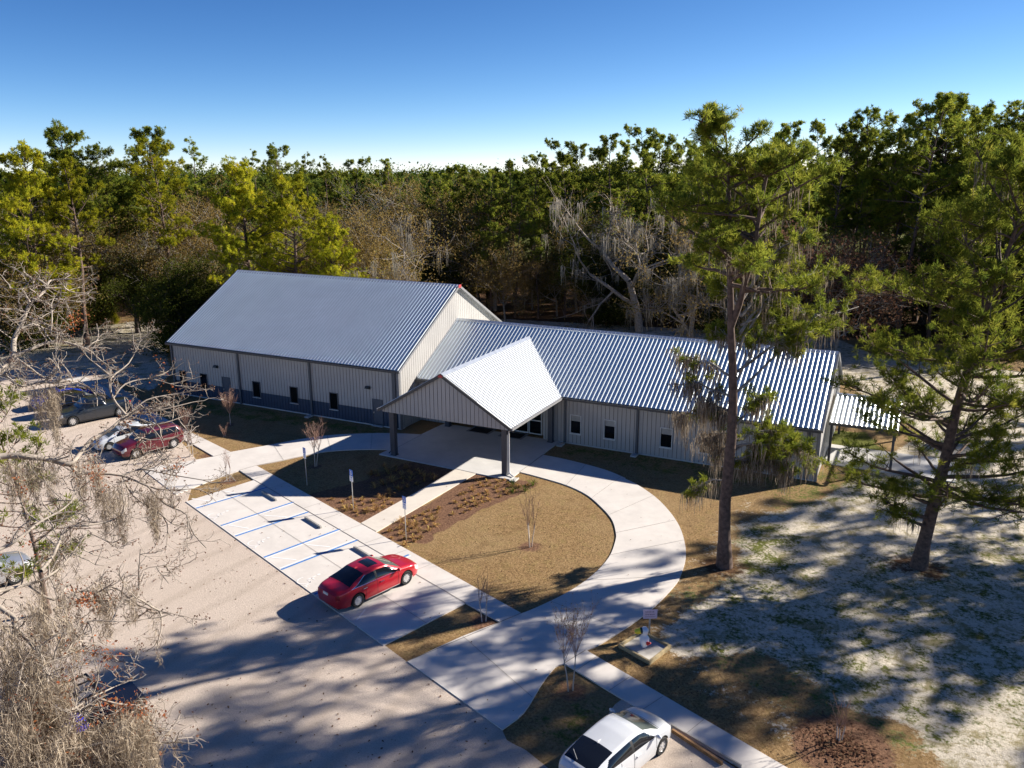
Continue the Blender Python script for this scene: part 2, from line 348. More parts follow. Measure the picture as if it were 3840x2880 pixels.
    for x, y, r in rings: Mu = np.maximum(Mu, (1. if r > 1.4 else .62)*np.clip(1.35-((X-x)**2+(Y-y)**2)**.5/r*.75, 0, 1))
    for x, y, r in ((26.96, -11.24, 1.3), (35.6, -7.2, 1.6)): Lt = np.maximum(Lt, .58*np.clip(1.5-((X-x)**2+(Y-y)**2)**.5/r*.8, 0, 1))
    Z = np.full(X.shape, -.03)
    rng = np.random.default_rng(3)
    # very gentle unevenness on the sandy right side
    Z += np.where(X > 30, .05*np.sin(X*.9+np.sin(Y*.7)*1.5)*np.sin(Y*1.1+X*.3), 0)*np.clip((X-30)/4, 0, 1)*(X < 70)*(Y < 5)
    ny, nx = X.shape; idx = np.arange(nx*ny).reshape(ny, nx)
    q = np.stack([idx[:-1, :-1], idx[:-1, 1:], idx[1:, 1:], idx[1:, :-1]], -1).reshape(-1, 4)
    me = npmesh('ground', np.stack([X, Y, Z], -1).reshape(-1, 3), q, dict(sand=S.ravel(), green=Gm.ravel(), litter=Lt.ravel(), mulch=Mu.ravel()), True, True)
    tag(link('ground', me, M['ground']), 'brown winter lawn, pale sand and leaf litter around the building', None, None, 'structure')
make_ground()

def sheet(name, poly, z, mat, label, thick=.12):
    o = MB().prism(poly, z-thick, z).build(name, mat); tag(o, label, None, None, 'structure'); return o
def smooth_line(pts, n=6):
    P = [np.array(p, float) for p in pts]; P = [2*P[0]-P[1]]+P+[2*P[-1]-P[-2]]; out = []
    for i in range(1, len(P)-2):
        for k in range(n):
            t = k/n; a, b, c, d = P[i-1:i+3]
            out.append(tuple(.5*((2*b)+(-a+c)*t+(2*a-5*b+4*c-d)*t*t+(-a+3*b-3*c+d)*t**3)))
    out.append(tuple(P[-2])); return out
# gravel lot
grav = GG(D, [(-900, 960), (-100, 815), (40, 790), (200, 800), (330, 880), (430, 1000), (405, 1082), (830, 1393), (880, 1430), (1085, 1577)])
grav += smooth_line(GG(r7, [(0, 1270), (70, 1310), (150, 1350), (240, 1420), (340, 1500), (480, 1620)]), 3)
grav += [tuple(G(2330, 2960)[:2]), tuple(G(2330, 3600)[:2]), tuple(G(-2500, 3600)[:2])]
edge = []
lot = MB().prism([(x, y) for x, y in grav], -.2, -.005); o = lot.build('gravel_lot', M['gravel']); tag(o, 'pale crushed shell car park in front of the building', None, None, 'structure')
# gravel parking strip around the white car
gv = GG(r7, [(480, 1620), (880, 1000), (900, 975), (960, 930), (1060, 975), (1900, 1504)])
gv += [tuple(G(3300, 3300)[:2]), tuple(G(2330, 3600)[:2]), tuple(G(2180, 2960)[:2])]
sheet('gravel_bay', gv, -.001, M['gravel'], 'gravel parking bay under the white hatchback', .2)
# concrete
CZ = .03
pad = GG(r8, [(215, 515), (780, 335)])+GG(r6, [(1830, 770), (1075, 1160)])
sheet('parking_pad', pad, CZ, M['concrete'], 'pale concrete pad with accessible parking bays')
walk = GG(r8, [(782, 334), (660, 255), (800, 215)])+GG(D, [(1125, 1325), (1080, 1345)])+GG(r6, [(1832, 769)])
sheet('sidewalk', walk, CZ+.004, M['concrete'], 'straight concrete walk between parking pad and planting beds')
upper = GG(r4, [(2042, 790), (1900, 782), (1700, 778), (1480, 785), (1300, 796), (1080, 827), (880, 865), (700, 898), (550, 925)])
upper = smooth_line(upper, 3)+GG(r4, [(420, 960), (200, 1000), (0, 1032)])+GG(r2, [(1120, 550), (1370, 740)])
lower = smooth_line(GG(r2, [(1370, 740), (1550, 665), (1720, 600), (1868, 549)]), 3)+GG(r4, [(750, 1028)])
lower += smooth_line(GG(r4, [(750, 1028), (900, 1000), (1110, 955), (1300, 920), (1550, 905), (1790, 905)]), 3)[1:]
drv = upper+lower+GG(r5, [(185, 1100), (370, 1000)])
sheet('driveway_west', drv, CZ, M['concrete'], 'left arm of the curved concrete drive, partly in the building shadow')
slab = GG(r5, [(522, 925), (45, 1150), (905, 1320), (1060, 1347), (1425, 1070)])
slab = [tuple(p) for p in slab]+[(12.1, 2.62), (2.3, 2.62)]
sheet('entrance_slab', slab, CZ+.008, M['concrete_slab'], 'concrete slab under the entrance canopy')
path = GG(r8, [(1665, 693)])+GG(r5, [(420, 1397), (638, 1265), (797, 1300)])+GG(r8, [(1795, 764)])
sheet('entrance_path', path, CZ, M['concrete_warm'], 'warm toned concrete path from parking pad to the canopy')
outer = GG(r5, [(1322, 1155), (1450, 1180), (1600, 1215), (1800, 1270), (1960, 1335)])+GG(rB, [(20, 770), (160, 830), (310, 930), (420, 1040), (500, 1160), (540, 1290), (545, 1400), (510, 1520)])+GG(D, [(1460, 1262), (1420, 1305), (1370, 1345), (1300, 1390), (1265, 1406)])
inner = GG(r5, [(1140, 1288), (1300, 1330), (1500, 1390), (1650, 1460), (1750, 1540), (1850, 1650)])+GG(D, [(1330, 1150), (1329, 1170), (1315, 1205), (1280, 1243), (1230, 1278), (1170, 1308), (1125, 1327)])
loop = smooth_line(outer, 4)+smooth_line(GG(D, [(1265, 1406), (1240, 1421), (1219, 1434), (1200, 1441), (1180, 1465), (1165, 1487), (1132, 1540), (1085, 1577)]), 3)[3:]
loop += GG(D, [(880, 1430)])+smooth_line(GG(D, [(880, 1430), (1000, 1375), (1080, 1345)]), 3)[1:]+GG(D, [(1126, 1326)])+smooth_line(inner, 4)[::-1][1:]
sheet('driveway_loop', loop, CZ, M['concrete'], 'curved concrete drive swinging round the lawn circle')
sheet('sidewalk_east', GG(D, [(1265, 1405), (1219, 1434), (1375, 1530), (1600, 1659), (1900, 1840), (2000, 1835)]), CZ+.004, M['concrete'], 'concrete walk leading past the white hatchback')
wl = GG(r4, [(550, 925), (150, 727)])+GG(r1, [(1400, 1450), (700, 1085), (560, 1010)])+GG(r1, [(420, 1040)])+GG(r1, [(1230, 1450)])+GG(r4, [(250, 862), (420, 960)])
sheet('sidewalk_west', wl, CZ+.002, M['concrete'], 'concrete walk along the hall beside the parked cars')
sheet('side_slab', [(29.62, 6.2), (37.5, 6.2), (37.5, 10.5), (29.62, 10.5)], CZ, M['concrete_slab'], 'concrete slab under the side canopy')
# paving joints, recessed dark lines
def strip(mb, a, b, wd, z, m=0):
    a = np.array(a[:2]); b = np.array(b[:2]); d = (b-a)/np.linalg.norm(b-a); n = np.array([-d[1], d[0]])*wd/2
    mb.add([(*(a-n), z), (*(b-n), z), (*(b+n), z), (*(a+n), z)], [(0, 1, 2, 3)], m)
jm = MB(); zj = CZ+.014
for a, b in [(r8(782, 334), r6(1830, 770)), (r8(1665, 693), r8(1795, 763)), (D(1080, 1345), D(1126, 1326)), (r4(1845, 893), r4(2040, 790)), (r5(638, 1264), r5(797, 1300)), (r5(1140, 1288), r5(1322, 1155)), (D(880, 1430), D(1080, 1346)), (D(1219, 1434), D(1265, 1406)), (r8(660, 255), r8(800, 215)), (r4(420, 960), r4(550, 925))]:
    strip(jm, G(*a), G(*b), .035, zj)
A0, A1, B0, B1 = [np.array(G(*q)[:2]) for q in (r8(215, 515), r6(1075, 1160), r8(782, 334), r6(1830, 770))]
mid0, mid1 = (A0+B0)/2, (A1+B1)/2; strip(jm, mid0, mid1, .02, zj)
W0, W1 = [np.array(G(*q)[:2]) for q in (r8(800, 215), D(1125, 1325))]; V0, V1 = [np.array(G(*q)[:2]) for q in (r8(660, 255), D(1080, 1345))]
for k in range(1, 12): strip(jm, V0+(V1-V0)*k/12, W0+(W1-W0)*k/12, .015, zj)
for p_, q_ in ((r5(1500, 1392), r5(1655, 1228)), (r5(1700, 1490), r5(1930, 1322)), (r5(1840, 1620), rB(300, 925)), (D(1330, 1152), rB(470, 1110)), (D(1318, 1200), rB(538, 1260)), (D(1265, 1255), rB(505, 1530)), (D(1190, 1300), D(1345, 1362)), (D(1000, 1376), D(1150, 1508)), (D(1290, 1419), D(1246, 1450)), (D(1360, 1464), D(1315, 1494)), (D(1432, 1506), D(1386, 1536)), (D(1520, 1556), D(1478, 1590)), (r4(880, 866), r4(960, 988)), (r4(1300, 797), r4(1330, 917)), (r4(1650, 780), r4(1640, 904))):
    strip(jm, G(*p_), G(*q_), .018, zj)
tag(jm.build('paving_joints', M['joint']), 'dark joints in the concrete', None, None, 'structure')
# parking paint
pm = MB(); wm = MB(); PZ = CZ+.006
blues = [((300, 570), (885, 397)), ((505, 715), (1110, 518)), ((625, 802), (1240, 598)), ((862, 978), (1495, 742)), ((1005, 1080), (1645, 832))]
ln = [(np.array(G(*r8(*a))[:2]), np.array(G(*r8(*b))[:2])) for a, b in blues]
sdir = sum((b-a)/np.linalg.norm(b-a) for a, b in ln); sdir /= np.linalg.norm(sdir); sn = np.array([sdir[1], -sdir[0]])
ln.append((np.array(G(*r6(440, 690))[:2]), np.array(G(*r6(440, 690))[:2])+sdir*5.6))
for i, (a, b) in enumerate(ln):
    strip(pm, a, b, .13, PZ)
    side = -1 if i % 2 == 0 else 1
    strip(wm, a+sn*side*.16, b+sn*side*.16, .10, PZ)
for a, b in [((535, 428), (690, 458)), ((265, 490), (435, 515)), ((570, 710), (740, 738)), ((850, 628), (1050, 642)), ((925, 978), (1130, 998)), ((1215, 872), (1410, 890))]:
    strip(wm, G(*r8(*a)), G(*r8(*b)), .10, PZ)
strip(wm, G(*r6(910, 830)), G(*r6(830, 930)), .08, PZ)
tag(pm.build('parking_lines_blue', M['blue_paint']), 'blue painted bay lines', None, None, 'structure')
tag(wm.build('parking_lines_white', M['faded_white_paint']), 'white painted aisle lines and hatching', None, None, 'structure')
def wheelchair(mb, c, ex, ey, s, z, wd=.09):
    """access symbol from strokes: head, torso, seat, leg, wheel arc (ex right, ey up)"""
    c = np.array(c); T = lambda x, y: c+ex*x*s+ey*y*s
    def seg(a, b): strip(mb, T(*a), T(*b), wd*s, z)
    a = [(math.cos(t), math.sin(t)) for t in np.linspace(rad(160), rad(385), 13)]
    for p, q in zip(a, a[1:]): seg((p[0]*.33-.05, p[1]*.33-.22), (q[0]*.33-.05, q[1]*.33-.22))
    seg((-.08, .42), (-.02, -.08)); seg((-.02, -.08), (.28, -.08)); seg((.28, -.08), (.42, -.5)); seg((.42, -.5), (.55, -.46)); seg((-.05, .15), (.22, .15))
    h = [T(-.09+.09*math.cos(t), .56+.09*math.sin(t)) for t in np.linspace(0, 2*math.pi, 9)[:-1]]
    mb.add([(p[0], p[1], z) for p in h], [tuple(range(8))])
sm = MB()
for p in ((485, 622), (822, 850), (1240, 1160)): wheelchair(sm, G(*r8(*p))[:2], sn, sdir, 1.05, PZ, .075)
tag(sm.build('access_symbols', M['ghost_paint']), 'white painted wheelchair symbols on the bays', None, None, 'structure')
# ------------------------------------------------------------------ metal building
def ribbed(name, mat, parent, o, u, L, v, Vlen, n, pitch=.3048, bw=.17, tw=.03, h=.055, off=.10):
    """ribbed metal sheet: o eave corner, u along eave, v up the slope, n normal (unit vectors)"""
    prof = [(0, 0)]; c = off
    while c+bw/2 < L:
        prof += [(c-bw/2, 0), (c-tw/2, h), (c+tw/2, h), (c+bw/2, 0)]; c += pitch
    prof.append((L, 0))
    o, u, v, n = [np.array(q, float) for q in (o, u, v, n)]
    a = np.array([o+u*p+n*q for p, q in prof]); b = a+v*Vlen; k = len(prof)
    vs = np.concatenate([a, b]); q = [(i, i+1, k+i+1, k+i) for i in range(k-1)]
    mb = MB().add(vs, q)
    # closed lower ends of the ribs
    for i in range(1, k-1, 4): mb.f.append((i, i+3, i+2, i+1)); mb.m.append(0)
    return mb.build(name, mat, parent)
def wallpanel(name, parent, p0, p1, z0, ztop, mats, nrm, pitch=.3048, gw=.028, gd=.03, holes=()):
    """vertical panel with grooves from p0 to p1; ztop(s) gives the top; holes = (s0,s1,z0,z1)"""
    p0 = np.array(p0, float); p1 = np.array(p1, float); L = np.linalg.norm(p1-p0); d = (p1-p0)/L; nrm = np.array(nrm, float)[:2]
    cuts = [(0, 0, 0)]; s = pitch*.5
    segs = []; last = 0.
    while s+gw < L: segs.append((last, s, 0)); segs.append((s, s+gw, 1)); last = s+gw; s += pitch
    segs.append((last, L, 0)); mb = MB()
    brk = sorted({h[0] for h in holes} | {h[1] for h in holes})
    out = []
    for a, b, t in segs:
        pts = [a]+[q for q in brk if a < q < b]+[b]
        out += [(pts[i], pts[i+1], t) for i in range(len(pts)-1)]
    for a, b, t in out:
        za = [(z0, None)]; hs = [h for h in holes if h[0] <= (a+b)/2 <= h[1]]
        spans = []; lo = z0
        for h in sorted(hs, key=lambda q: q[2]): spans.append((lo, h[2])); lo = h[3]
        spans.append((lo, None))
        off = -gd if t else 0
        for zl, zh in spans:
            ta, tb = (ztop(a), ztop(b)) if zh is None else (zh, zh)
            if ta-zl < .005 and tb-zl < .005: continue
            A = p0+d*a+nrm*off; B = p0+d*b+nrm*off
            mb.add([(A[0], A[1], zl), (B[0], B[1], zl), (B[0], B[1], tb), (A[0], A[1], ta)], [(0, 1, 2, 3)], t)
            if t:
                for s_, tt in ((a, ta), (b, tb)):
                    C_ = p0+d*s_; E_ = C_+nrm*off
                    mb.add([(C_[0], C_[1], zl), (E_[0], E_[1], zl), (E_[0], E_[1], tt), (C_[0], C_[1], tt)], [(0, 1, 2, 3)], 1)
    return mb.build(name, mats, parent)
def make_building():
    B = empty('metal_building', (-5, 8, 0), 0, 'low grey ribbed-metal building: tall hall at left, long wing at right, gabled entrance canopy between', 'building')
    def fix(o): o.matrix_parent_inverse = B.matrix_world.inverted() if False else Matrix.Translation((5, -8, 0)); return o
    W2 = [M['wall'], M['wall_groove']]
    # ---- hall
    SL = (9.93-4.7)/(8.7+.38); th = math.atan(SL); LS = (8.7+.38)/math.cos(th)
    zt = lambda y: 4.7+(y+.38)*SL-.05
    fix(ribbed('roof', M['roof'], B, (-24.05, -.38, 4.7), (1, 0, 0), 24.35, (0, math.cos(th), math.sin(th)), LS-.05, (0, -math.sin(th), math.cos(th)), bw=.18, tw=.05, h=.07))
    fix(ribbed('roof', M['roof'], B, (.3, 17.78, 4.7), (-1, 0, 0), 24.35, (0, -math.cos(th), math.sin(th)), LS-.05, (0, math.sin(th), math.cos(th))))
    m = MB()
    for sg in (-1, 1):
        c, s = math.cos(th), math.sin(th)
        a = np.array((8.7, 9.99)); e = a+np.array((sg*c, -s))*.32; lo = e+np.array((0, -.05))
        m.add([(-24.1, a[0], a[1]), (.34, a[0], a[1]), (.34, e[0], e[1]), (-24.1, e[0], e[1]), (-24.1, lo[0], lo[1]), (.34, lo[0], lo[1])], [(0, 1, 2, 3), (3, 2, 5, 4)])
    fix(m.build('ridge_cap', M['ridge_metal'], B))
    holes = [(-23.32, -22.52, .80, 2.18), (-20.82, -19.98, .80, 2.18), (-14.81, -13.95, .79, 2.17), (-10.79, -9.95, .78, 2.17), (-6.74, -5.90, .77, 2.16)]
    doors = [(-18.24, -17.32, .03, 2.16), (-2.58, -1.63, .03, 2.14)]
    H = [(a+24, b+24, c, d) for a, b, c, d in holes+doors]
    fix(wallpanel('wall', B, (-24, 0), (0, 0), 1.25, lambda s: 4.62, W2, (0, -1, 0), holes=[(a, b, max(c, 1.25), d) for a, b, c, d in H]))
    fix(wallpanel('wainscot', B, (-24, -.012), (0, -.012), .06, lambda s: 1.25, [M['navy_panel'], M['navy_groove']], (0, -1, 0), holes=[(a, b, max(c, .13), 1.25) for a, b, c, d in H]))
    fix(MB().box((-24.02, -.03, -.1), (.02, .5, .06)).build('foundation', M['splash_block'], B))
    gz = lambda s: zt(s if s < 8.7 else 17.4-s)
    fix(wallpanel('wall', B, (0, 0), (0, 17.4), .0, gz, W2, (1, 0, 0)))
    fix(wallpanel('wall', B, (-24, 17.4), (-24, 0), .0, gz, W2, (-1, 0, 0)))
    fix(wallpanel('wall', B, (0, 17.4), (-24, 17.4), .0, lambda s: 4.62, W2, (0, 1, 0)))
    # trims: rakes, gutter, corner and bay pilasters
    def bar(mb, a, b, hw, hz, m=0):
        a = Vector(a); b = Vector(b); d = (b-a).normalized(); q = d.cross(Vector((1, 0, 0))) if abs(d.x) < .9 else d.cross(Vector((0, 0, 1)))
        q.normalize(); p = q.cross(d).normalized(); vs = []
        for c in (a, b):
            for i, j in ((-1, -1), (1, -1), (1, 1), (-1, 1)): vs.append(c+p*hw*i+q*hz*j)
        mb.add(vs, [(0, 3, 2, 1), (4, 5, 6, 7), (0, 1, 5, 4), (1, 2, 6, 5), (2, 3, 7, 6), (3, 0, 4, 7)], m)
    m = MB()
    for x in (.16,):
        bar(m, (x, -.42, 4.60), (x, 8.7, 9.86), .16, .09); bar(m, (x, 17.82, 4.60), (x, 8.7, 9.86), .16, .09)
    fix(m.build('rake_trim', M['grey_trim'], B))
    m = MB(); bar(m, (-24.1, -.42, 4.60), (-24.1, 8.7, 9.86), .07, .09); bar(m, (-24.1, 17.82, 4.60), (-24.1, 8.7, 9.86), .07, .09); fix(m.build('rake_trim', M['slate_trim'], B))
    fix(MB().box((-24.15, -.50, 4.50), (.30, -.34, 4.665)).build('gutter', M['dark_trim'], B))
    fix(MB().box((-24.0, -.34, 4.55), (0, 0, 4.6)).build('soffit', M['soffit'], B))
    for a, b in ((-24.03, -23.86), (-16.29, -16.11), (-8.65, -8.47), (-.62, -.32), (-.14, .03)):
        fix(MB().box((a, -.13, .0), (b, -.035, 4.5)).build('downspout', M['slate_trim'] if a != -.14 else M['grey_trim'], B))
    fix(MB().box((-.02, -.02, 0), (.05, .16, 4.55)).build('corner_trim', M['grey_trim'], B))
    fix(MB().prism([(.33, 8.5), (.33, 8.9), (.345, 8.9), (.345, 8.5)], 9.72, 9.97).build('ridge_end_cap', M['red_cap'], B))
    def window(x0, x1, z0, z1, y, fm, blind=False, sill='bare_sill'):
        m = MB(); t = .05
        m.box((x0-t, y-.06, z0-t), (x0, y+.06, z1+t)); m.box((x1, y-.06, z0-t), (x1+t, y+.06, z1+t)); m.box((x0, y-.06, z1), (x1, y+.06, z1+t)); m.box((x0, y-.06, z0-t), (x1, y+.06, z0))
        f = fix(m.build('window', M[fm], B))
        def sub(o): o.parent = f; return o
        sub(MB().box((x0, y+.02, z0), (x1, y+.03, z1)).build('pane', M['glass']))
        sub(MB().box((x0-t-.02, y-.11, z0-t-.04), (x1+t+.02, y-.062, z0-t+.012)).build('sill', M[sill]))
        if blind: sub(MB().box((x0+.02, y+.008, z1-.42), (x1-.02, y+.016, z1)).build('blind', M['blind']))
        return f
    for a, b, c, d in holes: window(a+.05, b-.05, c+.05, d-.05, 0, 'slate_trim')
    for a, b, c, d in doors:
        m = MB(); m.box((a, -.05, c), (a+.05, .04, d)); m.box((b-.05, -.05, c), (b, .04, d)); m.box((a+.05, -.05, d-.05), (b-.05, .04, d)); m.box((a+.05, -.012, c), (b-.05, .03, d-.05))
        dr = fix(m.build('door', M['door_paint'], B))
        hd = MB().box((a+.10, -.09, 1.0), (a+.16, -.02, 1.12)).build('handle', M['galvanised']); hd.parent = dr
        hd = MB().box((a-.02, -.25, .0), (b+.02, -.055, .05)).build('threshold', M['splash_block']); hd.parent = dr
    for x in (-18.75, -2.9):
        m = MB(); m.add([(x-.19, -.035, 2.86), (x+.19, -.035, 2.86), (x+.19, -.035, 3.1), (x-.19, -.035, 3.1), (x-.19, -.27, 2.93), (x+.19, -.27, 2.93), (x+.17, -.2, 3.1), (x-.17, -.2, 3.1)], [(0, 1, 2, 3), (4, 7, 6, 5), (0, 4, 5, 1), (1, 5, 6, 2), (2, 6, 7, 3), (3, 7, 4, 0)])
        L_ = fix(m.build('wall_light', M['lamp_black'], B)); ln_ = MB().add([(x-.15, -.06, 2.845), (x+.15, -.06, 2.845), (x+.15, -.25, 2.905), (x-.15, -.25, 2.905)], [(0, 1, 2, 3)]).build('lens', M['lamp_lens']); ln_.parent = L_
    # ---- wing
    SW = (7.13-3.52)/(8.7-2.25); tw = math.atan(SW); LW = (8.7-2.25)/math.cos(tw); c, s = math.cos(tw), math.sin(tw)
    fix(ribbed('roof', M['roof'], B, (.01, 2.25, 3.52), (1, 0, 0), 29.65, (0, c, s), LW-.04, (0, -s, c), off=.2))
    fix(ribbed('roof', M['roof'], B, (29.66, 15.15, 3.52), (-1, 0, 0), 29.65, (0, -c, s), LW-.04, (0, s, c), off=.2))
    m = MB()
    for sg in (-1, 1):
        a = np.array((8.7, 7.19)); e = a+np.array((sg*c, -s))*.30
        m.add([(.02, a[0], a[1]), (29.72, a[0], a[1]), (29.72, e[0], e[1]), (.02, e[0], e[1]), (.02, e[0], e[1]-.05), (29.72, e[0], e[1]-.05)], [(0, 1, 2, 3), (3, 2, 5, 4)])
    fix(m.build('ridge_cap', M['ridge_metal'], B))
    zw = lambda y: 3.52+(y-2.25)*SW-.06
    wh = [(12.80, 13.64, .78, 2.19), (15.36, 16.22, .76, 2.17), (19.42, 20.28, .74, 2.15), (22.1, 22.96, .74, 2.15), (25.5, 26.36, .74, 2.15)]
    fix(wallpanel('wall', B, (10.7, 2.63), (29.58, 2.63), .05, lambda s_: 3.45, W2, (0, -1, 0), holes=[(a-10.7, b-10.7, z0, z1) for a, b, z0, z1 in wh]))
    fix(wallpanel('wall', B, (0, 2.63), (2.6, 2.63), .05, lambda s_: 3.45, W2, (0, -1, 0)))
    fix(wallpanel('wall', B, (29.58, 2.63), (29.58, 14.77), 0, lambda s_: zw((2.63+s_) if s_ < 6.07 else (17.4-2.63-s_)), W2, (1, 0, 0)))
    fix(wallpanel('wall', B, (29.58, 14.77), (0, 14.77), 0, lambda s_: 3.45, W2, (0, 1, 0)))
    # recessed entrance
    m = MB(); m.box((2.6, 2.63, .05), (2.62, 3.32, 3.45)); m.box((10.68, 2.63, .05), (10.7, 3.32, 3.45)); m.box((2.62, 3.3, 2.62), (10.68, 3.32, 3.45)); m.box((2.62, 3.3, .05), (4.2, 3.32, 2.62)); m.box((10.3, 3.3, .05), (10.68, 3.32, 2.62)); m.box((2.6, 2.63, 3.1), (10.7, 3.3, 3.14))
    fix(m.build('wall', M['wall'], B))
    gx = [4.2, 4.9, 5.95, 7.0, 8.05, 9.2, 10.3]
    for i in range(6):
        a, b = gx[i]+.03, gx[i+1]-.03; m = MB(); y = 3.26; isd = i in (1, 2, 3, 4)
        m.box((a, y-.03, .05), (a+.06, y+.03, 2.6)); m.box((b-.06, y-.03, .05), (b, y+.03, 2.6)); m.box((a+.06, y-.03, 2.52), (b-.06, y+.03, 2.6)); m.box((a+.06, y-.03, .05), (b-.06, y+.03, .16 if isd else .13)); m.box((a+.06, y-.03, 1.08), (b-.06, y+.03, 1.16))
        f = fix(m.build('glass_door' if isd else 'window', M['white_frame'], B))
        p = MB().box((a+.06, y+.005, .16 if isd else .13), (b-.06, y+.012, 2.52)).build('pane', M['glass']); p.parent = f
    for a, b, z0, z1 in wh: window(a+.05, b-.05, z0+.05, z1-.05, 2.63, 'white_frame', True, 'white_frame')
    fix(MB().box((10.7, 2.59, -.1), (29.6, 3, .05)).build('foundation', M['splash_block'], B))
    fix(MB().box((12.29, 2.08, 3.33), (29.68, 2.25, 3.49)).build('gutter', M['dark_trim'], B)); fix(MB().box((.03, 2.08, 3.33), (2.19, 2.25, 3.49)).build('gutter', M['dark_trim'], B))
    fix(MB().box((.0, 2.25, 3.38), (29.58, 2.62, 3.42)).build('soffit', M['soffit'], B))
    for x in (12.33, 17.72, 23.3, 28.9): fix(MB().box((x, 2.50, .04), (x+.16, 2.595, 3.33)).build('downspout', M['slate_trim'], B))
    m = MB(); bar(m, (29.72, 2.2, 3.40), (29.72, 8.7, 7.06), .07, .09); bar(m, (29.72, 15.2, 3.40), (29.72, 8.7, 7.06), .07, .09); fix(m.build('rake_trim', M['grey_trim'], B))
    fix(MB().box((29.50, 2.56, 0), (29.66, 2.66, 3.4)).build('corner_trim', M['grey_trim'], B))
    m = MB(); bar(m, (.07, 2.3, 3.60), (.07, 8.66, 7.16), .06, .03); fix(m.build('wall_flashing', M['ridge_metal'], B))
    # ---- canopy
    xc, hw, yf, ze, za = 7.24, 5.05, -5.77, 3.51, 6.46
    SC = (za-ze)/hw; tc = math.atan(SC); LC = hw/math.cos(tc); c, s = math.cos(tc), math.sin(tc)
    # right and left slopes, trimmed along the valley with the wing roof
    for sg in (1, -1):
        mb = MB(); y = yf+.12; pitch = .3048; bw, tpw, hh = .10, .03, .04
        prof = [(yf, 0)]; q = yf+.2
        while q < 7.5: prof += [(q-bw/2, 0), (q-tpw/2, hh), (q+tpw/2, hh), (q+bw/2, 0)]; q += pitch
        k = 0
        for (ya, ha), (yb, hb) in zip(prof, prof[1:]):
            lows = []
            for yy in (ya, yb):  # slope distance (from ridge) at which this line meets the wing roof
                zwv = 3.52+(yy-2.25)*SW-.02; t = (za-zwv)/SC if yy > 2.2 else hw
                lows.append(min(hw, max(t, 0)))
            n = np.array((sg*s, 0, c))
            def pt(yy, dx, hgt): return np.array((xc+sg*dx, yy, za-dx*SC))+n*hgt
            if max(lows) <= 0: continue
            mb.add([pt(ya, 0, ha), pt(yb, 0, hb), pt(yb, lows[1], hb), pt(ya, lows[0], ha)], [(0, 1, 2, 3)])
        fix(mb.build('canopy_roof', M['roof_bright'], B))
    m = MB()
    for sg in (-1, 1):
        a = (xc, za+.06); e = (xc+sg*c*.26, za+.06-s*.26)
        m.add([(a[0], yf-.03, a[1]), (a[0], 7.45, a[1]), (e[0], 7.25, e[1]), (e[0], yf-.03, e[1]), (e[0], yf-.03, e[1]-.05), (e[0], 7.25, e[1]-.05)], [(0, 1, 2, 3), (3, 2, 5, 4)])
    fix(m.build('ridge_cap', M['ridge_metal'], B))
    yg = yf+.14
    fix(wallpanel('canopy_gable', B, (xc-hw+.25, yg), (xc+hw-.25, yg), 3.30, lambda s_: za-.06-abs(s_+.25-hw)*SC, W2, (0, -1, 0)))
    m = MB()
    for sg in (-1, 1): bar(m, (xc+sg*hw, yf+.0, ze-.08), (xc+sg*.0, yf+.0, za-.06), .02, .11)
    m2 = MB()
    for sg in (-1, 1):
        e = np.array((xc+sg*(hw+.02), ze-.03)); a = np.array((xc, za+.02))
        nv = np.array((0, -.2)); m2.add([(e[0], yf-.05, e[1]), (a[0], yf-.05, a[1]), (a[0], yf-.05, a[1]-.22), (e[0], yf-.05, e[1]-.2), (e[0], yf+.06, e[1]), (a[0], yf+.06, a[1]), (a[0], yf+.06, a[1]-.22), (e[0], yf+.06, e[1]-.2)], [(0, 1, 2, 3), (7, 6, 5, 4), (0, 4, 5, 1), (3, 2, 6, 7), (0, 3, 7, 4)])
    fix(m2.build('canopy_fascia', M['dark_trim'], B))
    fix(MB().add([(xc-.17, yf-.065, za-.12), (xc+.17, yf-.065, za-.12), (xc+.17, yf-.065, za-.22), (xc-.17, yf-.065, za-.22), (xc, yf-.065, za+.0)], [(3, 2, 1, 0), (0, 1, 4)]).build('ridge_end_cap', M['red_cap'], B))
    fix(MB().box((xc-hw+.2, yg+.02, 3.34), (xc+hw-.2, 2.6, 3.38)).build('canopy_ceiling', M['soffit'], B))
    for x0 in (xc+hw-.02, xc-hw-.12): fix(MB().box((x0, yf-.02, 3.36), (x0+.14, 2.05, 3.50)).build('gutter', M['grey_trim'], B))
    m = MB(); m.box((2.66, -5.1, 3.12), (2.98, 2.4, 3.33)); m.box((11.29, -5.1, 3.12), (11.61, 2.4, 3.33)); fix(m.build('canopy_beam', M['column_paint'], B))
    for x in (2.82, 11.45):
        for y in (-4.99, 2.22):
            m = MB(); m.box((x-.17, y-.17, .04), (x+.17, y+.17, 3.12)); m.box((x-.22, y-.22, .038), (x+.22, y+.22, .075)); fix(m.build('canopy_column', M['column_paint'], B))
    m = MB(); m.tube([(12.2, -5.2, 3.4), (12.05, -5.1, 3.2), (11.74, -5.0, 3.0), (11.74, -5.0, .3), (11.85, -5.05, .15), (12.2, -5.25, .09)], .05, 8); fix(shade_smooth(m.build('downspout', M['white_frame'], B)))
    m = MB(); m.tube([(2.2, -5.2, 3.4), (2.35, -5.1, 3.2), (2.56, -5.0, 3.0), (2.56, -5.0, .3), (2.4, -5.05, .12)], .05, 8); fix(shade_smooth(m.build('downspout', M['column_paint'], B)))
    # ---- side canopy
    sl = math.atan(.286); c2, s2 = math.cos(sl), math.sin(sl)
    fix(ribbed('side_canopy_roof', M['roof'], B, (29.75, 6.2, 2.9), (1, 0, 0), 4.2, (0, c2, s2), 3.7/c2, (0, -s2, c2)))
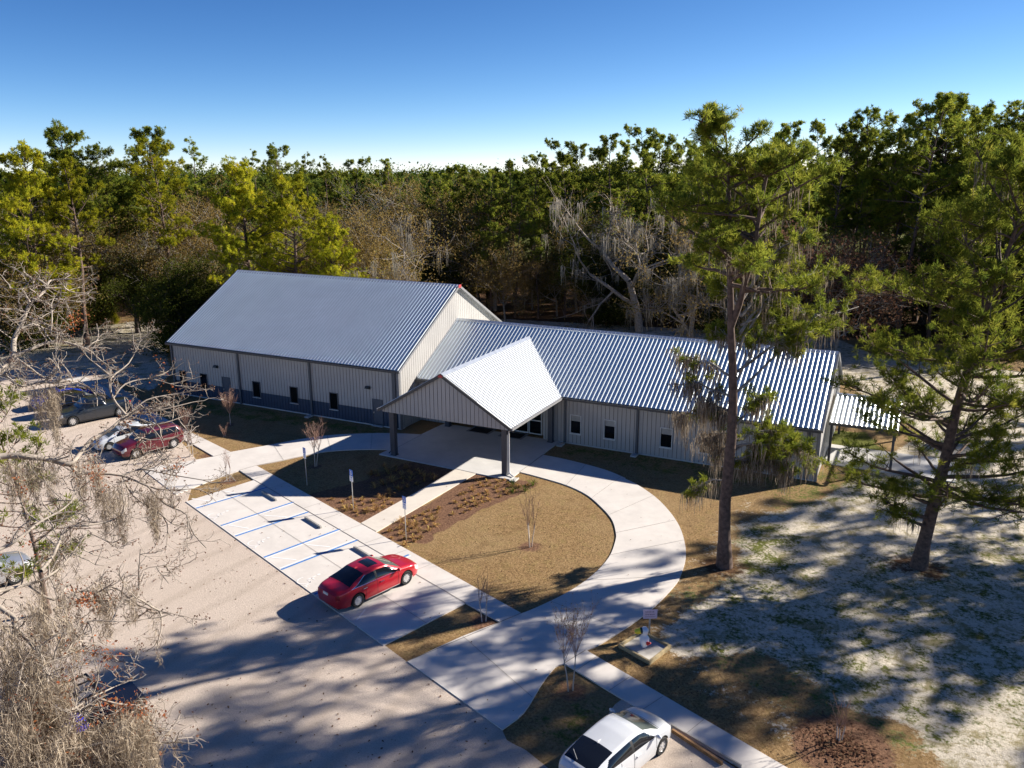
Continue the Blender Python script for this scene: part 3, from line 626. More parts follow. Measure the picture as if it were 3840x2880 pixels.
    fix(ribbed('side_canopy_roof', M['roof'], B, (33.95, 13.6, 2.9), (-1, 0, 0), 4.2, (0, -c2, s2), 3.7/c2, (0, s2, c2)))
    m = MB()
    for sg in (-1, 1):
        a = (9.9, 4.02); e = (9.9+sg*c2*.25, 4.02-s2*.25); m.add([(29.75, a[0], a[1]), (33.98, a[0], a[1]), (33.98, e[0], e[1]), (29.75, e[0], e[1])], [(0, 1, 2, 3)])
    fix(m.build('ridge_cap', M['ridge_metal'], B))
    m = MB(); m.box((29.75, 6.1, 2.74), (33.95, 6.24, 2.88)); m.box((29.75, 13.56, 2.74), (33.95, 13.7, 2.88)); m.box((33.85, 6.24, 2.70), (33.95, 13.56, 2.82)); fix(m.build('side_canopy_beam', M['dark_trim'], B))
    for x in (29.92, 33.7):
        for y in (6.5, 13.3): fix(MB().box((x-.08, y-.08, 0), (x+.08, y+.08, 2.74)).build('side_canopy_post', M['column_paint'], B))
    return B
make_building()
for i, (x, y, lab) in enumerate(((-8.56, -.42, 'small concrete splash block at the foot of the hall wall'), (17.8, 2.22, 'small concrete splash block under the downspout between the wing windows'), (12.35, 2.0, 'small concrete splash block beside the entrance slab'), (12.35, -5.45, 'small concrete splash block at the front canopy column'))):
    m = MB(); m.box((x-.2, y-.38, -.02), (x+.2, y+.25, .05)); m.box((x-.2, y-.38, .05), (x-.15, y+.25, .1)); m.box((x+.15, y-.38, .05), (x+.2, y+.25, .1))
    tag(m.build('splash_block', M['splash_block']), lab, 'splash block', 'concrete splash blocks')
for x0, x1, lab in ((4.8, 6.5, 'left black door mat in a grey border on the canopy slab'), (7.5, 9.2, 'right black door mat in a grey border on the canopy slab')):
    t = empty('door_mat', (x0, 1.75, .04), 0, lab, 'door mat', 'door mats at the entrance')
    MB().box((-.12, -.08, 0), (x1-x0+.12, 1.3, .012)).build('border', M['grey_trim'], t)
    MB().box((.08, .08, .0125), (x1-x0-.08, 1.14, .022)).build('pad', M['mat_rubber'], t)

# ------------------------------------------------------------------ vehicles
def gsm(a, k=2.2):
    r = int(k*3); w_ = np.exp(-.5*(np.arange(-r, r+1)/k)**2); w_ /= w_.sum(); return np.convolve(np.pad(a, r, mode='edge'), w_, 'valid')
CARS = dict(
 sedan=dict(L=4.91, W=1.86, wr=.335, xw=(-1.345, 1.50), sill=.20,
   top=[(-2.455, .90), (-2.40, 1.0), (-2.2, 1.07), (-1.72, 1.10), (-1.2, 1.30), (-.75, 1.42), (-.1, 1.47), (.42, 1.42), (.8, 1.24), (1.22, 1.03), (1.7, .96), (2.15, .86), (2.40, .72), (2.455, .62)],
   belt=[(-2.455, .86), (-1.7, .99), (-.5, .96), (1.2, .90), (2.1, .78), (2.455, .6)],
   win=(-1.62, -.82, 1.12, .50), ws=(.46, 1.20), rw=(-1.68, -.80), bp=(-.30, -.18), sun=(-.35, .22)),
 hatch=dict(L=4.54, W=1.76, wr=.315, xw=(-1.30, 1.40), sill=.18,
   top=[(-2.27, .98), (-2.24, 1.08), (-2.12, 1.16), (-1.7, 1.28), (-1.1, 1.40), (-.3, 1.47), (.2, 1.46), (.55, 1.36), (1.35, 1.0), (1.75, .92), (2.05, .80), (2.22, .66), (2.27, .55)],
   belt=[(-2.27, .92), (-1.5, 1.0), (-.5, .95), (1.2, .88), (2.0, .74), (2.27, .55)],
   win=(-1.75, -1.25, 1.15, .45), ws=(.52, 1.34), rw=(-2.02, -1.06), bp=(-.25, -.15), sun=None),
 suv=dict(L=4.66, W=1.88, wr=.36, xw=(-1.38, 1.38), sill=.26,
   top=[(-2.33, 1.05), (-2.30, 1.2), (-2.15, 1.42), (-1.85, 1.60), (-1.2, 1.68), (-.2, 1.70), (.35, 1.64), (1.15, 1.16), (1.6, 1.10), (2.1, 1.0), (2.28, .86), (2.33, .7)],
   belt=[(-2.33, 1.02), (-1.5, 1.10), (0, 1.04), (1.1, 1.02), (2.0, .92), (2.33, .7)],
   win=(-2.0, -1.7, 1.08, .40), ws=(.40, 1.12), rw=(-2.24, -1.92), bp=(-.25, -.15), sun=None),
 pickup=dict(L=5.6, W=1.98, wr=.39, xw=(-1.75, 1.80), sill=.30,
   top=[(-2.8, 1.15), (-2.75, 1.22), (-1.0, 1.24), (-.86, 1.26), (-.62, 1.78), (0, 1.86), (.45, 1.82), (1.15, 1.28), (1.6, 1.20), (2.5, 1.12), (2.75, .95), (2.8, .8)],
   belt=[(-2.8, 1.12), (-1, 1.16), (1.1, 1.12), (2.5, 1.04), (2.8, .8)],
   win=(-.72, -.6, 1.08, .5), ws=(.52, 1.12), rw=(-.88, -.64), bp=(.05, .15), sun=None))
def make_wheel(root, x, y, r, side, nsp=10):
    w_ = .22
    m = MB(); N = 28; prof = [(r*.66, -w_/2), (r*.94, -w_/2), (r, -w_/2+.03), (r, w_/2-.03), (r*.94, w_/2), (r*.66, w_/2)]
    for i in range(N):
        a = 2*math.pi*i/N
        for q, yy in prof: m.v.append((q*math.cos(a), yy, q*math.sin(a)))
    k = len(prof)
    for i in range(N):
        for j in range(k-1): m.f.append((i*k+j, ((i+1) % N)*k+j, ((i+1) % N)*k+j+1, i*k+j+1)); m.m.append(0)
    t = m.build('tyre', M['tyre']); shade_smooth(t)
    wh = bpy.data.objects.new('wheel', None); COL.objects.link(wh); wh.parent = root; wh.location = (x, y, r); t.parent = wh
    m = MB(); yo = side*(w_/2-.025); R = r*.67
    for i in range(N):  # dished rim ring and dark back
        a, b = 2*math.pi*i/N, 2*math.pi*(i+1)/N
        c = lambda q, an, yy: (q*math.cos(an), yy, q*math.sin(an))
        m.add([c(R, a, yo), c(R, b, yo), c(R*.90, b, yo+side*.012), c(R*.90, a, yo+side*.012)], [(0, 1, 2, 3)])
        m.add([c(R*.90, a, yo+side*.012), c(R*.90, b, yo+side*.012), c(R*.86, b, yo-side*.09), c(R*.86, a, yo-side*.09)], [(0, 1, 2, 3)])
        m.add([c(R*.86, a, yo-side*.09), c(R*.86, b, yo-side*.09), (0, yo-side*.09, 0)], [(0, 1, 2)], 1)
    for i in range(nsp):
        a = 2*math.pi*i/nsp; dx, dz = math.cos(a), math.sin(a); px, pz = -dz, dx
        v = []
        for q, hw_ in ((R*.12, .030), (R*.92, .030*10/nsp)):
            for sgn in (-1, 1):
                for dy in (0, -side*.03): v.append((dx*q+px*hw_*sgn, yo+dy, dz*q+pz*hw_*sgn))
        m.add(v, [(0, 2, 6, 4), (0, 4, 5, 1), (2, 3, 7, 6), (4, 6, 7, 5)])
    m.tube([(0, yo-side*.05, 0), (0, yo+side*.012, 0)], R*.2, 12)
    rm = m.build('rim', [M['rim'], M['black_plastic']]); rm.parent = wh
def make_car(kind, paint, label, loc, h, name='parked_car', cat='car', group=None, nsp=10, plate=True):
    K = CARS[kind]; L, W, wr = K['L'], K['W'], K['wr']
    root = empty(name, (loc[0], loc[1], loc[2] if len(loc) > 2 else .03), math.atan2(h[1], h[0]), label, cat, group)
    N = 240; xs = np.linspace(-L/2, L/2, N)
    top = gsm(np.interp(xs, *zip(*K['top'])), 3.2); belt = np.minimum(gsm(np.interp(xs, *zip(*K['belt'])), 4.8), top-.02)
    e = np.abs(xs)/(L/2); w = W/2*(1-.16*e**5-.10*e**16)
    cab = gsm(np.clip((top-belt-.10)/.22, 0, 1), 2); wt = w*(.86*(1-cab)+.70*cab)
    crown = .05+.0*xs; sill = K['sill']+.06*e**8
    zb = sill.copy(); Ra = wr+.065
    for xw in K['xw']:
        d = np.abs(xs-xw); ok = d < Ra; zb = np.where(ok, np.maximum(zb, wr+np.sqrt(np.maximum(Ra*Ra-d*d, 0))), zb)
    n1, n2, n3 = 10, 13, 8; rows = []
    for i in range(n1):
        t = i/(n1-1); z = zb+(belt-zb)*t; zr = (z-K['sill'])/(belt-K['sill'])
        rows.append((w*(.955+.045*np.sin(np.pi*np.clip(zr, 0, 1)**.9))-.0, z))
    for i in range(1, n2+1):
        t = i/n2; bul = .035*np.sin(np.pi*t)*cab
        rows.append((w*.955+(wt-w*.955)*(t**1.0)+bul, belt+(top-crown-belt)*(t if True else 0)))
    for i in range(1, n3+1):
        t = i/n3; rows.append((wt*(1-t), top-crown*(1-t)**2))
    Yr = np.array([r[0] for r in rows]); Zr = np.array([r[1] for r in rows]); Rn = len(rows)
    # pull the ends in towards the bottom and round the nose
    Xr = np.tile(xs, (Rn, 1)); bowl = np.clip((np.abs(Xr)-(L/2-.5))/.5, 0, 1)
    Xr -= np.sign(Xr)*bowl*(.10*(Yr/(W/2))**2+.06*np.clip((.55-Zr)/.4, 0, 1))
    parts = {}
    wi = K['win']
    def cls(i, j):
        x = (xs[j]+xs[j+1])/2; z = (Zr[i, j]+Zr[i+1, j+1])/2; y = (Yr[i, j]+Yr[i+1, j])/2
        if n1 <= i+1 < n1+n2:
            s_ = (i+1.5-n1)/n2
            if top[j]-belt[j] > .10 and .06 < s_ < .88:
                a = wi[0]+(wi[1]-wi[0])*s_; b = wi[2]+(wi[3]-wi[2])*s_
                if a < x < b:
                    if K['bp'][0] < x < K['bp'][1]: return 'pillar'
                    return 'side_window_rear' if x < K['bp'][0] else 'side_window_front'
        if i+1 >= n1+n2:
            if K['ws'][0] < x < K['ws'][1] and y < wt[j]*.95: return 'windshield'
            if K['rw'][0] < x < K['rw'][1] and y < wt[j]*.95: return 'rear_window'
            if K['sun'] and K['sun'][0] < x < K['sun'][1] and y < .42: return 'sunroof'
        if x > L/2-.34 and belt[j]-.20 < z < belt[j]+.02 and y > W*.26 and i < n1+2: return 'headlight'
        if x < -L/2+.16 and belt[j]-.22 < z < belt[j]-.02 and y > W*.24: return 'tail_light'
        return 'body'
    for i in range(Rn-1):
        for j in range(N-1): parts.setdefault(cls(i, j), []).append((i, j))
    matof = dict(body=paint, pillar='black_plastic', windshield='windscreen_glass', rear_window='car_glass', sunroof='car_glass', headlight='head_lens', tail_light='tail_lens', side_window_front='car_glass', side_window_rear='car_glass')
    def emit(nm, cells, sides, mat, endcap=False):
        m = MB(); idx = {}
        def vid(i, j, s_):
            if Yr[i, j] < 1e-6: s_ = 1
            k = (i, j, s_)
            if k not in idx: idx[k] = len(m.v); m.v.append((Xr[i, j], s_*Yr[i, j], Zr[i, j]))
            return idx[k]
        for s_ in sides:
            for i, j in cells:
                q = [vid(i, j, s_), vid(i, j+1, s_), vid(i+1, j+1, s_), vid(i+1, j, s_)]
                if s_ > 0: q = q[::-1]
                q2 = []
                for a in q:
                    if a not in q2: q2.append(a)
                m.f.append(tuple(q2)); m.m.append(0)
        if endcap:
            for j in (0, N-1):
                ring = [vid(i, j, 1) for i in range(Rn)]+[vid(i, j, -1) for i in range(Rn-2, -1, -1)]
                m.f.append(tuple(ring if j else ring[::-1])); m.m.append(0)
        o = m.build(nm, M[mat], root); shade_smooth(o, 50); return o
    for nm, cells in parts.items():
        if nm == 'body': emit('body', cells, (1, -1), paint, True)
        elif nm in ('windshield', 'rear_window', 'sunroof'): emit(nm, cells, (1, -1), matof[nm])
        elif nm == 'pillar': emit('pillar', cells, (1,), 'black_plastic'); emit('pillar', cells, (-1,), 'black_plastic')
        else:
            for s_ in (1, -1): emit(nm.replace('_front', '').replace('_rear', '') if nm.startswith('side') else nm, cells, (s_,), matof[nm])
    m = MB()
    for s_ in (1, -1):
        for x_ in ((K['bp'][0]+K['bp'][1])/2, wi[2]-.12, K['xw'][0]+wr+.12):
            j = int(np.argmin(abs(xs-x_))); m.tube([(Xr[i, j], s_*(Yr[i, j]+.001), Zr[i, j]) for i in range(1, n1)], .007, 4)
    for x_ in (K['ws'][1]+.06, ):
        j = int(np.argmin(abs(xs-x_))); m.tube([(Xr[i, j], -Yr[i, j], Zr[i, j]+.001) for i in range(n1, Rn)]+[(Xr[i, j], Yr[i, j], Zr[i, j]+.001) for i in range(Rn-2, n1, -1)], .007, 4)
    m.build('panel_gaps', M['black_plastic'], root)
    ub = MB(); ub.box((-L/2+.15, -W/2+.22, .2), (L/2-.15, W/2-.22, .62)); ub.box((K['xw'][0]+wr+.1, -W/2+.08, .2), (K['xw'][1]-wr-.1, W/2-.08, .34)); ub.build('underbody', M['black_plastic'], root)
    for xw in K['xw']:
        for s_ in (1, -1): make_wheel(root, xw, s_*(W/2-.12), wr, s_, nsp)
    jm_ = int(np.argmin(abs(xs-.98 if kind != 'pickup' else xs-.95)))
    for s_ in (1, -1):
        y0 = w[jm_]*.955; z0 = belt[jm_]+.08
        m = MB(); m.sphere((xs[jm_]-.02, s_*(y0+.14), z0+.04), .12, 10, 6, 0, (.55, 1, .62)); m.box((xs[jm_]-.04, min(s_*(y0-.08), s_*(y0+.08)), z0-.03), (xs[jm_]+.03, max(s_*(y0-.08), s_*(y0+.08)), z0+.0)); shade_smooth(m.build('mirror', M[paint], root))
        for xh in ((-.95, .02) if kind != 'pickup' else (.1,)):
            jh = int(np.argmin(abs(xs-xh))); yy = s_*(w[jh]*.985); m = MB(); m.box((xh-.11, min(yy, yy+s_*.05), belt[jh]-.17), (xh+.11, max(yy, yy+s_*.05), belt[jh]-.13)); m.build('handle', M['chrome' if kind == 'sedan' else paint], root)
        if kind in ('sedan', 'suv'):
            pts = []
            for x in np.linspace(wi[0]-.04, wi[2]+.04, 14): j = int(np.argmin(abs(xs-x))); pts.append((x, s_*(w[j]*.955+.006), belt[j]+.01))
            m = MB(); m.tube(pts, .012, 5)
            pts = [(wi[0]-.04, s_*(np.interp(wi[0], xs, w)*.955+.006), float(np.interp(wi[0], xs, belt))+.01)]
            for x in np.linspace(wi[0]+.06, wi[1]+.05, 6):
                j = int(np.argmin(abs(xs-x))); s2 = .12+.78*(x-wi[0])/(wi[1]-wi[0]); s2 = min(s2, .9)
                pts.append((x, s_*(w[j]*.955+(wt[j]-w[j]*.955)*s2+.035*math.sin(math.pi*s2)+.008), belt[j]+(top[j]-.05-belt[j])*s2))
            m.tube(pts, .012, 5); m.build('window_trim', M['chrome'], root)
            m = MB(); yy = s_*(W/2+.002); m.box((K['xw'][0]+wr+.15, min(yy, yy+s_*.018), K['sill']+.03), (K['xw'][1]-wr-.15, max(yy, yy+s_*.018), K['sill']+.06)); m.build('side_trim', M['chrome'], root)
    if plate:
        MB().box((-L/2-.012, -.17, .78), (-L/2+.03, .17, .90)).build('number_plate', M['plate'], root)
    if kind in ('sedan', 'hatch'):
        m = MB(); j = int(np.argmin(abs(xs-(K['rw'][1]-.0)))); zz = top[j]
        m.add([(xs[j]-.02, -.025, zz), (xs[j]-.02, .025, zz), (xs[j]+.2, .0, zz+.02), (xs[j]+.0, 0, zz+.07)], [(0, 1, 3), (0, 2, 1), (0, 3, 2), (1, 2, 3)]); m.build('antenna', M[paint], root)
    if kind == 'hatch':
        m = MB(); j = int(np.argmin(abs(xs+1.55))); m.tube([(-1.95, .1, float(np.interp(-1.95, xs, top))+.02), (-1.72, .45, float(np.interp(-1.72, xs, top))+.01)], .012, 5); m.build('wiper', M['grey_trim'], root)
    return root
h = sdir/np.linalg.norm(sdir); left = np.array([-h[1], h[0]])
def at_wheels(pr, pf, K, side=-1):
    """centre of a car from the ground points of its rear and front wheel on one side (side -1 = right side)"""
    a = np.array(G(*pr)[:2]); b = np.array(G(*pf)[:2]); d = (b-a)/np.linalg.norm(b-a); l = np.array([-d[1], d[0]])
    return (a+b)/2-d*sum(CARS[K]['xw'])/2-side*l*(CARS[K]['W']/2-.03), d
c, d = at_wheels((1346, 2280), (1526, 2194), 'sedan')
make_car('sedan', 'paint_red', 'red four-door sedan with a dark sunroof parked on the concrete pad', (c[0], c[1], CZ+.01), d, 'red_sedan', 'sedan', None, 11)
f_ = np.array(G(2482, 2828)[:2])
c = f_-h*1.40+left*(1.76/2-.03)
make_car('hatch', 'paint_white', 'white hatchback with a large black rear window parked in the gravel bay', (c[0], c[1], 0), h, 'white_hatchback', 'hatchback', None, 8)
a = np.array(G(663, 1678)[:2]); b = np.array(G(505, 1722)[:2]); d = (b-a)/np.linalg.norm(b-a)  # maroon: rear towards the walk
cm = (a+b)/2-np.array([-d[1], d[0]])*(1.88/2-.03)
make_car('suv', 'paint_maroon', 'dark red crossover parked tail to the walk, half behind bare branches', (cm[0], cm[1], 0), d, 'crossover', 'crossover', None, 10)
cw = cm+np.array([-h[1], h[0]])*2.75+h*-.6
make_car('hatch', 'paint_white', 'white car parked next to the dark red crossover', (cw[0], cw[1], 0), -h, 'parked_car', 'car')
cc = cw+left*8.2+h*.6
make_car('pickup', 'paint_dark', 'dark pickup truck parked in the building shadow at left', (cc[0], cc[1], 0), -h, 'pickup_truck', 'pickup truck')
cc = cc+left*3.1
make_car('suv', 'paint_black', 'black car between the dark pickup and the blue car', (cc[0], cc[1], 0), h, 'parked_car', 'car')
cc = cc+left*3.2-h*.3
make_car('sedan', 'paint_blue', 'bright blue car farthest left in the row by the walk', (cc[0], cc[1], 0), -h, 'parked_car', 'car')
s_ = np.array(G(64, 2190)[:2]); c = s_-h*1.38+left*(.91)
make_car('suv', 'paint_silver', 'silver crossover cut off by the left edge of the photo', (c[0], c[1], 0), h, 'crossover', 'crossover', None, 12)

def make_utv():
    a = np.array(G(430, 2482, 1.9)[:2]); b = np.array(G(490, 2548, 1.9)[:2]); c = (a+b)/2; 
    root = empty('off_road_vehicle', (c[0], c[1], 0), math.atan2(h[1], h[0]), 'open-topped black off-road vehicle with roll bars and blue patterned seats', 'off-road vehicle')
    root.location.x -= h[0]*1.35; root.location.y -= h[1]*1.35
    m = MB(); m.box((-2.0, -.72, .35), (1.35, .72, .62)); m.box((.55, -.70, .62), (1.75, .70, 1.02)); m.box((.45, -.78, .35), (.56, .78, 1.12)); m.box((-1.95, -.78, .6), (-1.05, -.70, 1.1)); m.box((-1.95, .70, .6), (-1.05, .78, 1.1)); m.box((-2.0, -.78, .6), (-1.93, .78, 1.1)); m.box((-1.05, -.78, .35), (.45, -.72, .72)); m.box((-1.05, .72, .35), (.45, .78, .72))
    m.build('body', M['paint_black'], root)
    for x in (-1.35, 1.25):
        for s_ in (1, -1): make_wheel(root, x, s_*.82, .37, s_, 6)
    for s_ in (1, -1):
        MB().tube([(-1.1, s_*.74, .7), (-1.0, s_*.72, 1.86), (.35, s_*.72, 1.9), (.62, s_*.74, 1.1)], .045, 8).build('roll_bar', M['black_plastic'], root)
        MB().box((.98-.4, s_*.86-.08, 1.2), (.66, s_*.86+.08, 1.4)).build('mirror', M['black_plastic'], root)
        MB().sphere((1.76, s_*.48, .85), .09, 10, 6, 0, (.5, 1, 1)).build('headlight', M['head_lens'], root)
    m = MB()
    for x, z in ((-1.0, 1.86), (-.35, 1.88), (.35, 1.9)): m.tube([(x, -.72, z), (x, .72, z)], .04, 8)
    m.tube([(-1.0, -.25, 1.86), (.35, -.25, 1.9)], .03, 6); m.tube([(-1.0, .25, 1.86), (.35, .25, 1.9)], .03, 6)
    m.build('roof_frame', M['black_plastic'], root)
    for yy in (-.36, .36):
        m = MB(); m.box((-.75, yy-.3, .62), (-.15, yy+.3, .82)); m.box((-.95, yy-.3, .7), (-.75, yy+.3, 1.35)); m.build('seat', M['fabric_blue'], root)
    MB().tube([(.28+.06*math.cos(t), .36+.18*math.sin(t), 1.1+.12*math.cos(t)) for t in np.linspace(0, 6.28, 14)], .018, 6).build('steering_wheel', M['black_plastic'], root)
make_utv()

# ------------------------------------------------------------------ signs, wheel stops, sandbox
def make_sign(loc, label):
    t = empty('parking_sign', (loc[0], loc[1], 0), math.atan2(-h[1], -h[0]), label, 'parking sign', 'accessible parking signs')
    MB().box((-.03, -.02, -.1), (.0, .02, 2.46)).build('post', M['galvanised'], t)
    b = MB().box((.002, -.155, 2.10), (.010, .155, 2.48)).build('blue_plate', M['sign_blue'], t)
    m = MB(); X = .014
    def sg(a, b_, wd=.028):
        a = np.array(a); b_ = np.array(b_); d_ = (b_-a)/np.linalg.norm(b_-a); n_ = np.array([-d_[1], d_[0]])*wd/2
        m.add([(X, *(a-n_)), (X, *(b_-n_)), (X, *(b_+n_)), (X, *(a+n_))], [(0, 1, 2, 3)])
    S_ = .17; O = np.array((0, 2.28))
    ar = [(math.cos(q), math.sin(q)) for q in np.linspace(rad(160), rad(385), 10)]
    for p, q in zip(ar, ar[1:]): sg(O+S_*np.array((p[0]*.36-.05, p[1]*.36-.22)), O+S_*np.array((q[0]*.36-.05, q[1]*.36-.22)))
    for a_, b_ in (((-.08, .42), (-.02, -.08)), ((-.02, -.08), (.28, -.08)), ((.28, -.08), (.42, -.5)), ((-.05, .15), (.22, .15))): sg(O+S_*np.array(a_), O+S_*np.array(b_))
    m.add([(X, O[0]-.015+.03*math.cos(q), O[1]+.105+.03*math.sin(q)) for q in np.linspace(0, 6.28, 9)[:-1]], [tuple(range(8))])
    m.build('access_symbol', M['sign_white'], t)
    MB().box((.002, -.155, 1.76), (.010, .155, 2.09)).build('white_plate', M['sign_white'], t)
    m = MB()
    for k, (wd, hh) in enumerate(((.11, .05), (.09, .025), (.11, .025), (.06, .02))): z = 2.03-k*.07; m.add([(X, -wd, z-hh/2), (X, wd, z-hh/2), (X, wd, z+hh/2), (X, -wd, z+hh/2)], [(0, 1, 2, 3)])
    m.build('lettering', M['sign_blue'], t)
make_sign(G(*r8(1218, 372)), 'blue and white wheelchair parking sign farthest left, in the building shadow')
make_sign(G(*r8(1603, 578)), 'blue and white wheelchair parking sign on the mulch left of the entrance path')
make_sign(G(*r8(2040, 825)), 'blue and white wheelchair parking sign right of the entrance path')
for a, b, lab in (((850, 440), (975, 515), 'concrete wheel stop in the leftmost bay, beside the canopy shadow'), ((1205, 655), (1350, 745), 'concrete wheel stop in the middle accessible bay'), ((1610, 900), (1760, 990), 'concrete wheel stop at the nose of the red sedan')):
    p = np.array(G(*r8(*a))[:2]); q = np.array(G(*r8(*b))[:2]); d_ = (q-p)/np.linalg.norm(q-p); c = p+d_*.9
    t = empty('wheel_stop', (c[0], c[1], CZ), math.atan2(d_[1], d_[0]), lab, 'wheel stop', 'concrete wheel stops')
    m = MB(); pf = [(-.08, .015), (-.05, .13), (.05, .13), (.08, .015)]; xs_ = [-.9, -.86, .86, .9]
    for i, x in enumerate(xs_):
        k_ = .8 if i in (0, 3) else 1
        for yy, zz in pf: m.v.append((x, yy*k_, zz*k_))
    for i in range(3):
        for j in range(3): m.f.append((i*4+j, i*4+j+1, (i+1)*4+j+1, (i+1)*4+j)); m.m.append(0)
    m.f += [(0, 3, 2, 1), (12, 13, 14, 15)]; m.m += [0, 0]; m.build('block', M['wheel_stop_concrete'], t)
    m = MB()
    for x in (-.6, .6): m.tube([(x, 0, .12), (x, 0, .142)], .02, 8)
    m.build('pin', M['dark_trim'], t)
# sandbox, bird figure and sign
cor = [np.array(G(*r7(*p))[:2]) for p in ((940, 500), (1185, 640), (1352, 508), (1120, 385))]
t = empty('sandbox_frame', (*cor[0], 0), 0, 'square timber frame on the ground around the white bird figure', 'timber frame')
for i in range(4):
    a, b = cor[i]-cor[0], cor[(i+1) % 4]-cor[0]; d_ = (b-a)/np.linalg.norm(b-a); n_ = np.array([-d_[1], d_[0]])*.045
    e0 = .05 if i % 2 else -.05
    a2, b2 = a+d_*e0, b-d_*e0
    MB().prism([tuple(a2-n_), tuple(b2-n_), tuple(b2+n_), tuple(a2+n_)], -.05, .14).build('timber', M['timber'], t)
tag(MB().prism([tuple(p) for p in cor], -.1, .02).build('box_sand', M['box_sand']), 'grey sand filling the timber frame', None, None, 'structure')
bx = G(2415, 2428)
t = empty('bird_figure', (bx[0], bx[1], .02), rad(178), 'white toy bird figure with a yellow bill and red foot in the timber frame', 'bird figure')
m = MB(); N = 18; prof = [(0, 0), (.09, 0), (.13, .08), (.15, .16), (.19, .26), (.205, .38), (.18, .48), (.13, .55), (.115, .6), (.14, .68), (.16, .76), (.15, .84), (.10, .91), (0, .93)]
for q, z in prof:
    for i in range(N): a = 2*math.pi*i/N; m.v.append((q*math.cos(a), q*math.sin(a), z))
for j in range(len(prof)-1):
    for i in range(N): m.f.append((j*N+i, j*N+(i+1) % N, (j+1)*N+(i+1) % N, (j+1)*N+i)); m.m.append(0)
shade_smooth(m.build('body', M['toy_white'], t), 60)
shade_smooth(MB().tube([(.08, .04, .78), (.13, .07, .77), (.15, .08, .765)], [.13, .14, .12], 16).build('band', M['toy_black'], t), 50)
shade_smooth(MB().tube([(.15, .08, .765), (.30, .15, .72), (.36, .18, .70)], [.125, .11, .07], 14).build('bill', M['toy_yellow'], t), 50)
m = MB(); m.sphere((-.20, .14, .30), .075, 10, 7); m.sphere((-.29, .17, .36), .065, 10, 7, 0, (1, .8, .7)); m.tube([(-.10, .07, .26), (-.22, .14, .3)], .04, 8)
shade_smooth(m.build('foot', M['toy_red'], t), 60)
bs = G(*r7(1182, 395))
t = empty('notice_sign', (bs[0], bs[1], 0), rad(-62), 'small pinkish white notice board on a post behind the bird figure', 'notice sign')
MB().box((-.03, -.03, -.05), (.03, .03, .95)).build('post', M['galvanised'], t)
MB().box((.031, -.30, .78), (.05, .30, 1.20)).build('board', M['sign_pink'], t)
m = MB(); random.seed(5)
for k, z in enumerate((1.10, .98)):
    x = -.2
    for ch in range(6 if k == 0 else 8):
        wd = .045 if k == 0 else .03
        m.add([(.053, x, z-.035), (.053, x+wd*.35, z-.035), (.053, x+wd*.35, z+.035), (.053, x, z+.035)], [(0, 1, 2, 3)]); m.add([(.053, x+wd*.35, z+random.choice((-.03, .02, 0))), (.053, x+wd, z-.03), (.053, x+wd, z-.015), (.053, x+wd*.35, z+.03)], [(0, 1, 2, 3)]); x += wd+.02
m.add([(.053, -.22, .86), (.053, .22, .86), (.053, .22, .875), (.053, -.22, .875)], [(0, 1, 2, 3)])
m.build('lettering', M['sign_text'], t)
# landscape timbers along the edge by the white hatchback
def pw(a, b, wd, z0, z1, mat, nm, lab, cat):
    a = np.array(G(*r7(*a))[:2]); b = np.array(G(*r7(*b))[:2]); d_ = (b-a)/np.linalg.norm(b-a); n_ = np.array([d_[1], -d_[0]])*wd
    o = MB().prism([tuple(a), tuple(b), tuple(b+n_), tuple(a+n_)], z0, z1).build(nm, mat); tag(o, lab, cat)
pw((1380, 1200), (1795, 1475), .09, -.05, .13, M['brown_timber'], 'edging_timber', 'brown edging timber between the gravel bay and the walk', 'edging timber')
pw((1368, 1160), (1950, 1500), .05, -.05, .12, M['wheel_stop_concrete'], 'concrete_edge', 'thin grey concrete edging along the walk by the white hatchback', 'edging')
# ------------------------------------------------------------------ vegetation generators
def unit(v): return v/(np.linalg.norm(v, axis=-1, keepdims=True)+1e-9)
class Wood:
    def __init__(s): s.v = []; s.f = []; s.n = 0
    def tube(s, pts, rs, sides=5):
        pts = np.asarray(pts, float); rs = np.asarray(rs, float); t = unit(np.gradient(pts, axis=0))
        ref = np.array((0, 0, 1.)) if abs(t[0][2]) < .8 else np.array((1., 0, 0))
        u = unit(np.cross(t, ref)); q = np.cross(t, u); a = np.arange(sides)*2*np.pi/sides
        ring = pts[:, None]+(u[:, None]*np.cos(a)[None, :, None]+q[:, None]*np.sin(a)[None, :, None])*rs[:, None, None]
        s.v.append(ring.reshape(-1, 3)); n = len(pts); i = np.arange(n-1)[:, None]*sides; j = np.arange(sides)[None]; j2 = (j+1) % sides
        s.f.append((np.stack([i+j, i+j2, i+sides+j2, i+sides+j], -1).reshape(-1, 4))+s.n); s.n += n*sides
    def mesh(s, name): return npmesh(name, np.concatenate(s.v), np.concatenate(s.f), None, True, True)
def curve(rng, p, d, L, n, wob, bend=(0, 0, 0)):
    pts = [np.array(p, float)]; d = np.array(d, float); d /= np.linalg.norm(d)
    for i in range(n):
        d = d+rng.normal(0, wob, 3)+np.array(bend)/n; d /= np.linalg.norm(d); pts.append(pts[-1]+d*L/n)
    return np.array(pts), d
